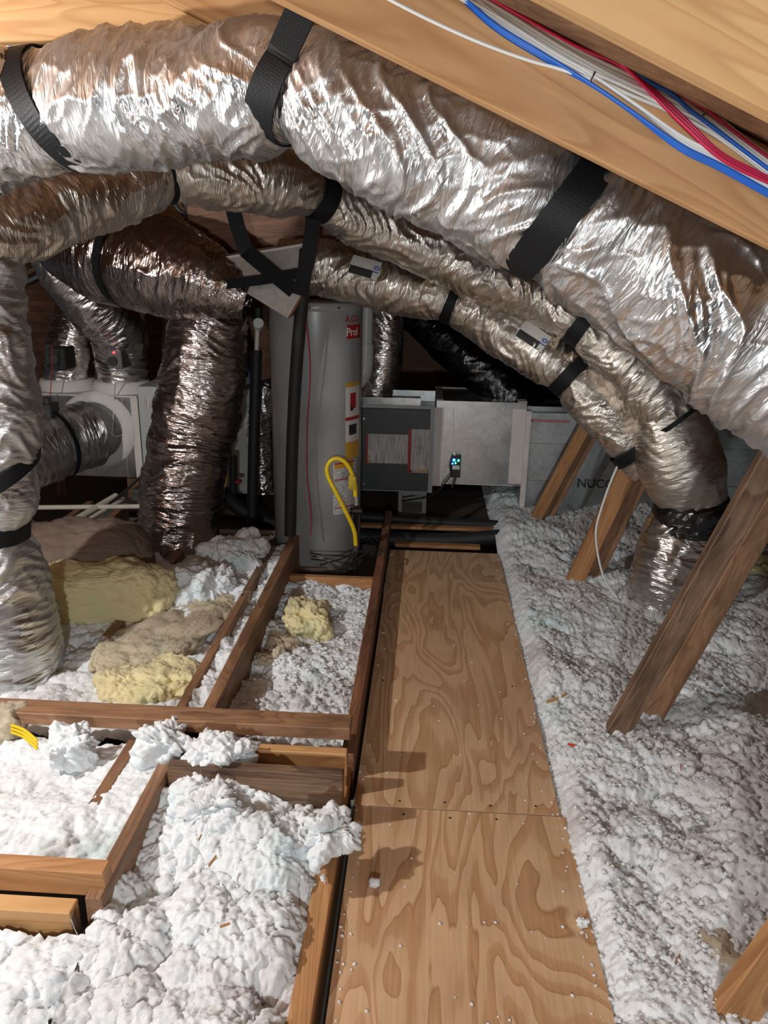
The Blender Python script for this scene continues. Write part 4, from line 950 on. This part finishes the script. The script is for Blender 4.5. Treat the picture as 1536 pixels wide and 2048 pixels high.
clump('insulation_clump', AZ(660, 1665, .14), (.075, .055, .05), 33, INS_WHITE, 'white fluffy clump leaning on the walkway edge at the weathered blocking board', .4, .8, 90, 1.5)
clump('insulation_clump', AZ(440, 1510, .19), (.10, .05, .055), 35, INS_WHITE, 'white fluffy clump resting between the two blocking boards', .1, .8, 90, 1.5)
clump('insulation_clump', AZ(335, 1475, .20), (.05, .09, .05), 37, INS_WHITE, 'white fluffy clump on the joists at the front of the cross plate', -.3, .8, 90, 1.7)
clump('insulation_clump', AZ(150, 1490, .19), (.06, .05, .065), 39, INS_WHITE, 'white fluffy tuft standing up below the cross plate', .2, .8, 90, 1.5)
clump('insulation_clump', AZ(420, 1625, .16), (.075, .05, .065), 41, INS_WHITE, 'white fluffy clump leaning on the face of the weathered blocking board', .3, .8, 90, 1.5)
clump('insulation_clump', AZ(290, 1145, .10), (.12, .10, .06), 43, INS_GREY, 'grey-white clump at the foot of the dark duct', .2, .8, 80, 1.4)
clump('insulation_clump', AZ(470, 1110, .14), (.17, .15, .08), 45, INS_WHITE, 'big white clump piled between the dark duct and the water heater', .2, .8, 100, 1.5)
clump('insulation_clump', AZ(400, 1165, .13), (.15, .13, .07), 47, INS_WHITE, 'white clump next to the tip of the yellow batt', .5, .8, 100, 1.5)
# foil scrap on mound
mb = MB(); c = AZ(150, 1098, .315); mb.prism([c + np.array(p) for p in ((-.05,.03,0),(-.02,-.05,.0),(.06,-.07,-.02),(.05,.0,.0),(.0,.05,.01))], (0,0,.006)); tag(mb.build('foil_scrap', GALV_DK), 'grey film scrap lying on the brown dusty mound', 'scrap')
# yellow wires
for k in range(3): cable('yellow_wire', [(22,1450 + k*7,1.98),(45,1458 + k*7,1.98),(62,1470 + k*8,1.97),(75,1482 + k*8,1.96)], .0048, YELLOW, 'yellow wire poking out under the left end of the cross plate', 'wire', 'yellow wires')

# loose crumbs of insulation, one object
def crumbs(name, n, place, m, label, smin, smax, seed):
    rs = np.random.RandomState(seed); V = []; Fc = []
    base = np.array([(1,0,0),(-1,0,0),(0,1,0),(0,-1,0),(0,0,1),(0,0,-1),(.6,.6,.6),(-.6,.6,.6),(.6,-.6,.6),(-.6,-.6,.6)], float)
    tri = [(4,6,8),(4,7,6),(4,9,7),(4,8,9),(0,8,6),(2,6,7),(1,7,9),(3,9,8),(0,6,2),(2,7,1),(1,9,3),(3,8,0),(0,2,5),(2,1,5),(1,3,5),(3,0,5)]
    for i in range(n):
        p = place(rs)
        if p is None: continue
        s = rs.uniform(smin, smax)*rs.uniform(.7, 1.3, 3); v = base*s*(1 + rs.uniform(-.35, .35, (10, 1)))
        a = rs.uniform(0, 6.28); ca, sa = math.cos(a), math.sin(a); v = np.stack([v[:, 0]*ca - v[:, 1]*sa, v[:, 0]*sa + v[:, 1]*ca, v[:, 2]*.75], 1) + p
        k = len(V)*10; V.append(v); Fc += [(a_ + k, b_ + k, c_ + k) for a_, b_, c_ in tri]
    V = np.vstack(V); o0 = V.mean(0)
    o = link(name, quads_mesh(name, V - o0, np.array(Fc)), m, None, Matrix.Translation(Vector(o0.tolist()))); tag(o, label, 'insulation'); o['kind'] = 'stuff'; return o
def sample(fi, x, y):
    xs, ys, Z = FIELDS[fi]; i = np.clip(np.searchsorted(ys, y), 0, len(ys) - 1); j = np.clip(np.searchsorted(xs, x), 0, len(xs) - 1); return Z[i, j]
def place_right(rs):
    y = .9*math.exp(rs.uniform(0, 1.75)); x = .49 + abs(rs.normal(0, 1))*.20*y**1.0
    if x > 3.4 or y > 5.1: return None
    return np.array([x, y, sample(0, x, y) + .004])
crumbs('insulation_crumbs', 2200, place_right, INS_GREY, 'loose crumbs scattered over the dusty insulation right of the walkway', .003, .009, 4)
def place_bay(rs):
    x, y = rs.uniform(-.70, -.26), rs.uniform(2.32, 3.8); return np.array([x, y, sample(4, x, y) + .004])
crumbs('insulation_crumbs', 600, place_bay, INS_GREY, 'loose crumbs on the insulation between the long joist and the walkway', .005, .012, 6)
def place_ply(rs):
    y = .9*math.exp(rs.uniform(0, 1.6)); x = rs.uniform(-.18, .48) if rs.rand() < .35 else (-.185 + abs(rs.normal(0, .03)) if rs.rand() < .6 else .48 - abs(rs.normal(0, .02))); return np.array([x, min(y, 4.45), .001])
crumbs('insulation_crumbs', 260, place_ply, INS_WHITE, 'tiny white crumbs strewn over the plywood walkway', .0015, .0055, 8)
for px, py in ((750, 1765), (1165, 1845)):
    clump('insulation_clump', AZ(px, py, .008), (.014, .010, .009), px, INS_WHITE, ('small white fluff on the near plywood sheet' if px < 800 else 'small white fluff at the outer edge of the near plywood sheet'), .3, .8, 24, 1.4)
# wood chips and scraps
def chip(px, py, z, L, w, ang, m, label):
    c = AZ(px, py, z); d = np.array([math.cos(ang), math.sin(ang), .12])*L/2
    tag(board('wood_chip', c - d, c + d, w, .003, (0,0,1), m, b=.0008), label, 'wood chip')
chip(425, 1722, .17, .035, .012, 1.2, WOOD_NEW, 'orange wood chip on the foreground insulation')
chip(450, 1850, .14, .025, .008, .4, WOOD_FAIR, 'thin wood sliver low on the foreground insulation')
chip(400, 1675, .17, .02, .006, 1.4, WOOD_FAIR, 'tiny wood sliver near the weathered blocking board')
chip(1105, 1400, .05, .055, .016, .4, WOOD_NEW, 'pale wood chip beside the far plywood sheet')
chip(1128, 1390, .05, .03, .016, .7, WOOD_NEW, 'shorter pale wood chip lying next to the longer one')
chip(1355, 1918, .05, .03, .009, .9, WOOD_FAIR, 'brown wood chip beside the reddish double brace')
chip(1112, 1265, .06, .035, .01, 1.3, WOOD_FAIR, 'small brown chip on the insulation near the orange double brace')
chip(1145, 1490, .05, .035, .010, -.5, mat('red_plastic', (.55,.05,.02), .4), 'red plastic scrap on the insulation by the walkway')
chip(1362, 1535, .07, .035, .004, 1.3, mat('pink_plastic', (.5,.07,.05), .4), 'thin red sliver on the insulation below the tall brace')
chip(1097, 1203, .06, .022, .014, .2, YELLOW, 'small yellow scrap near the orange double brace')
chip(475, 1290, .11, .03, .012, .5, WOOD_FAIR, 'brown splinter by the thin joist')
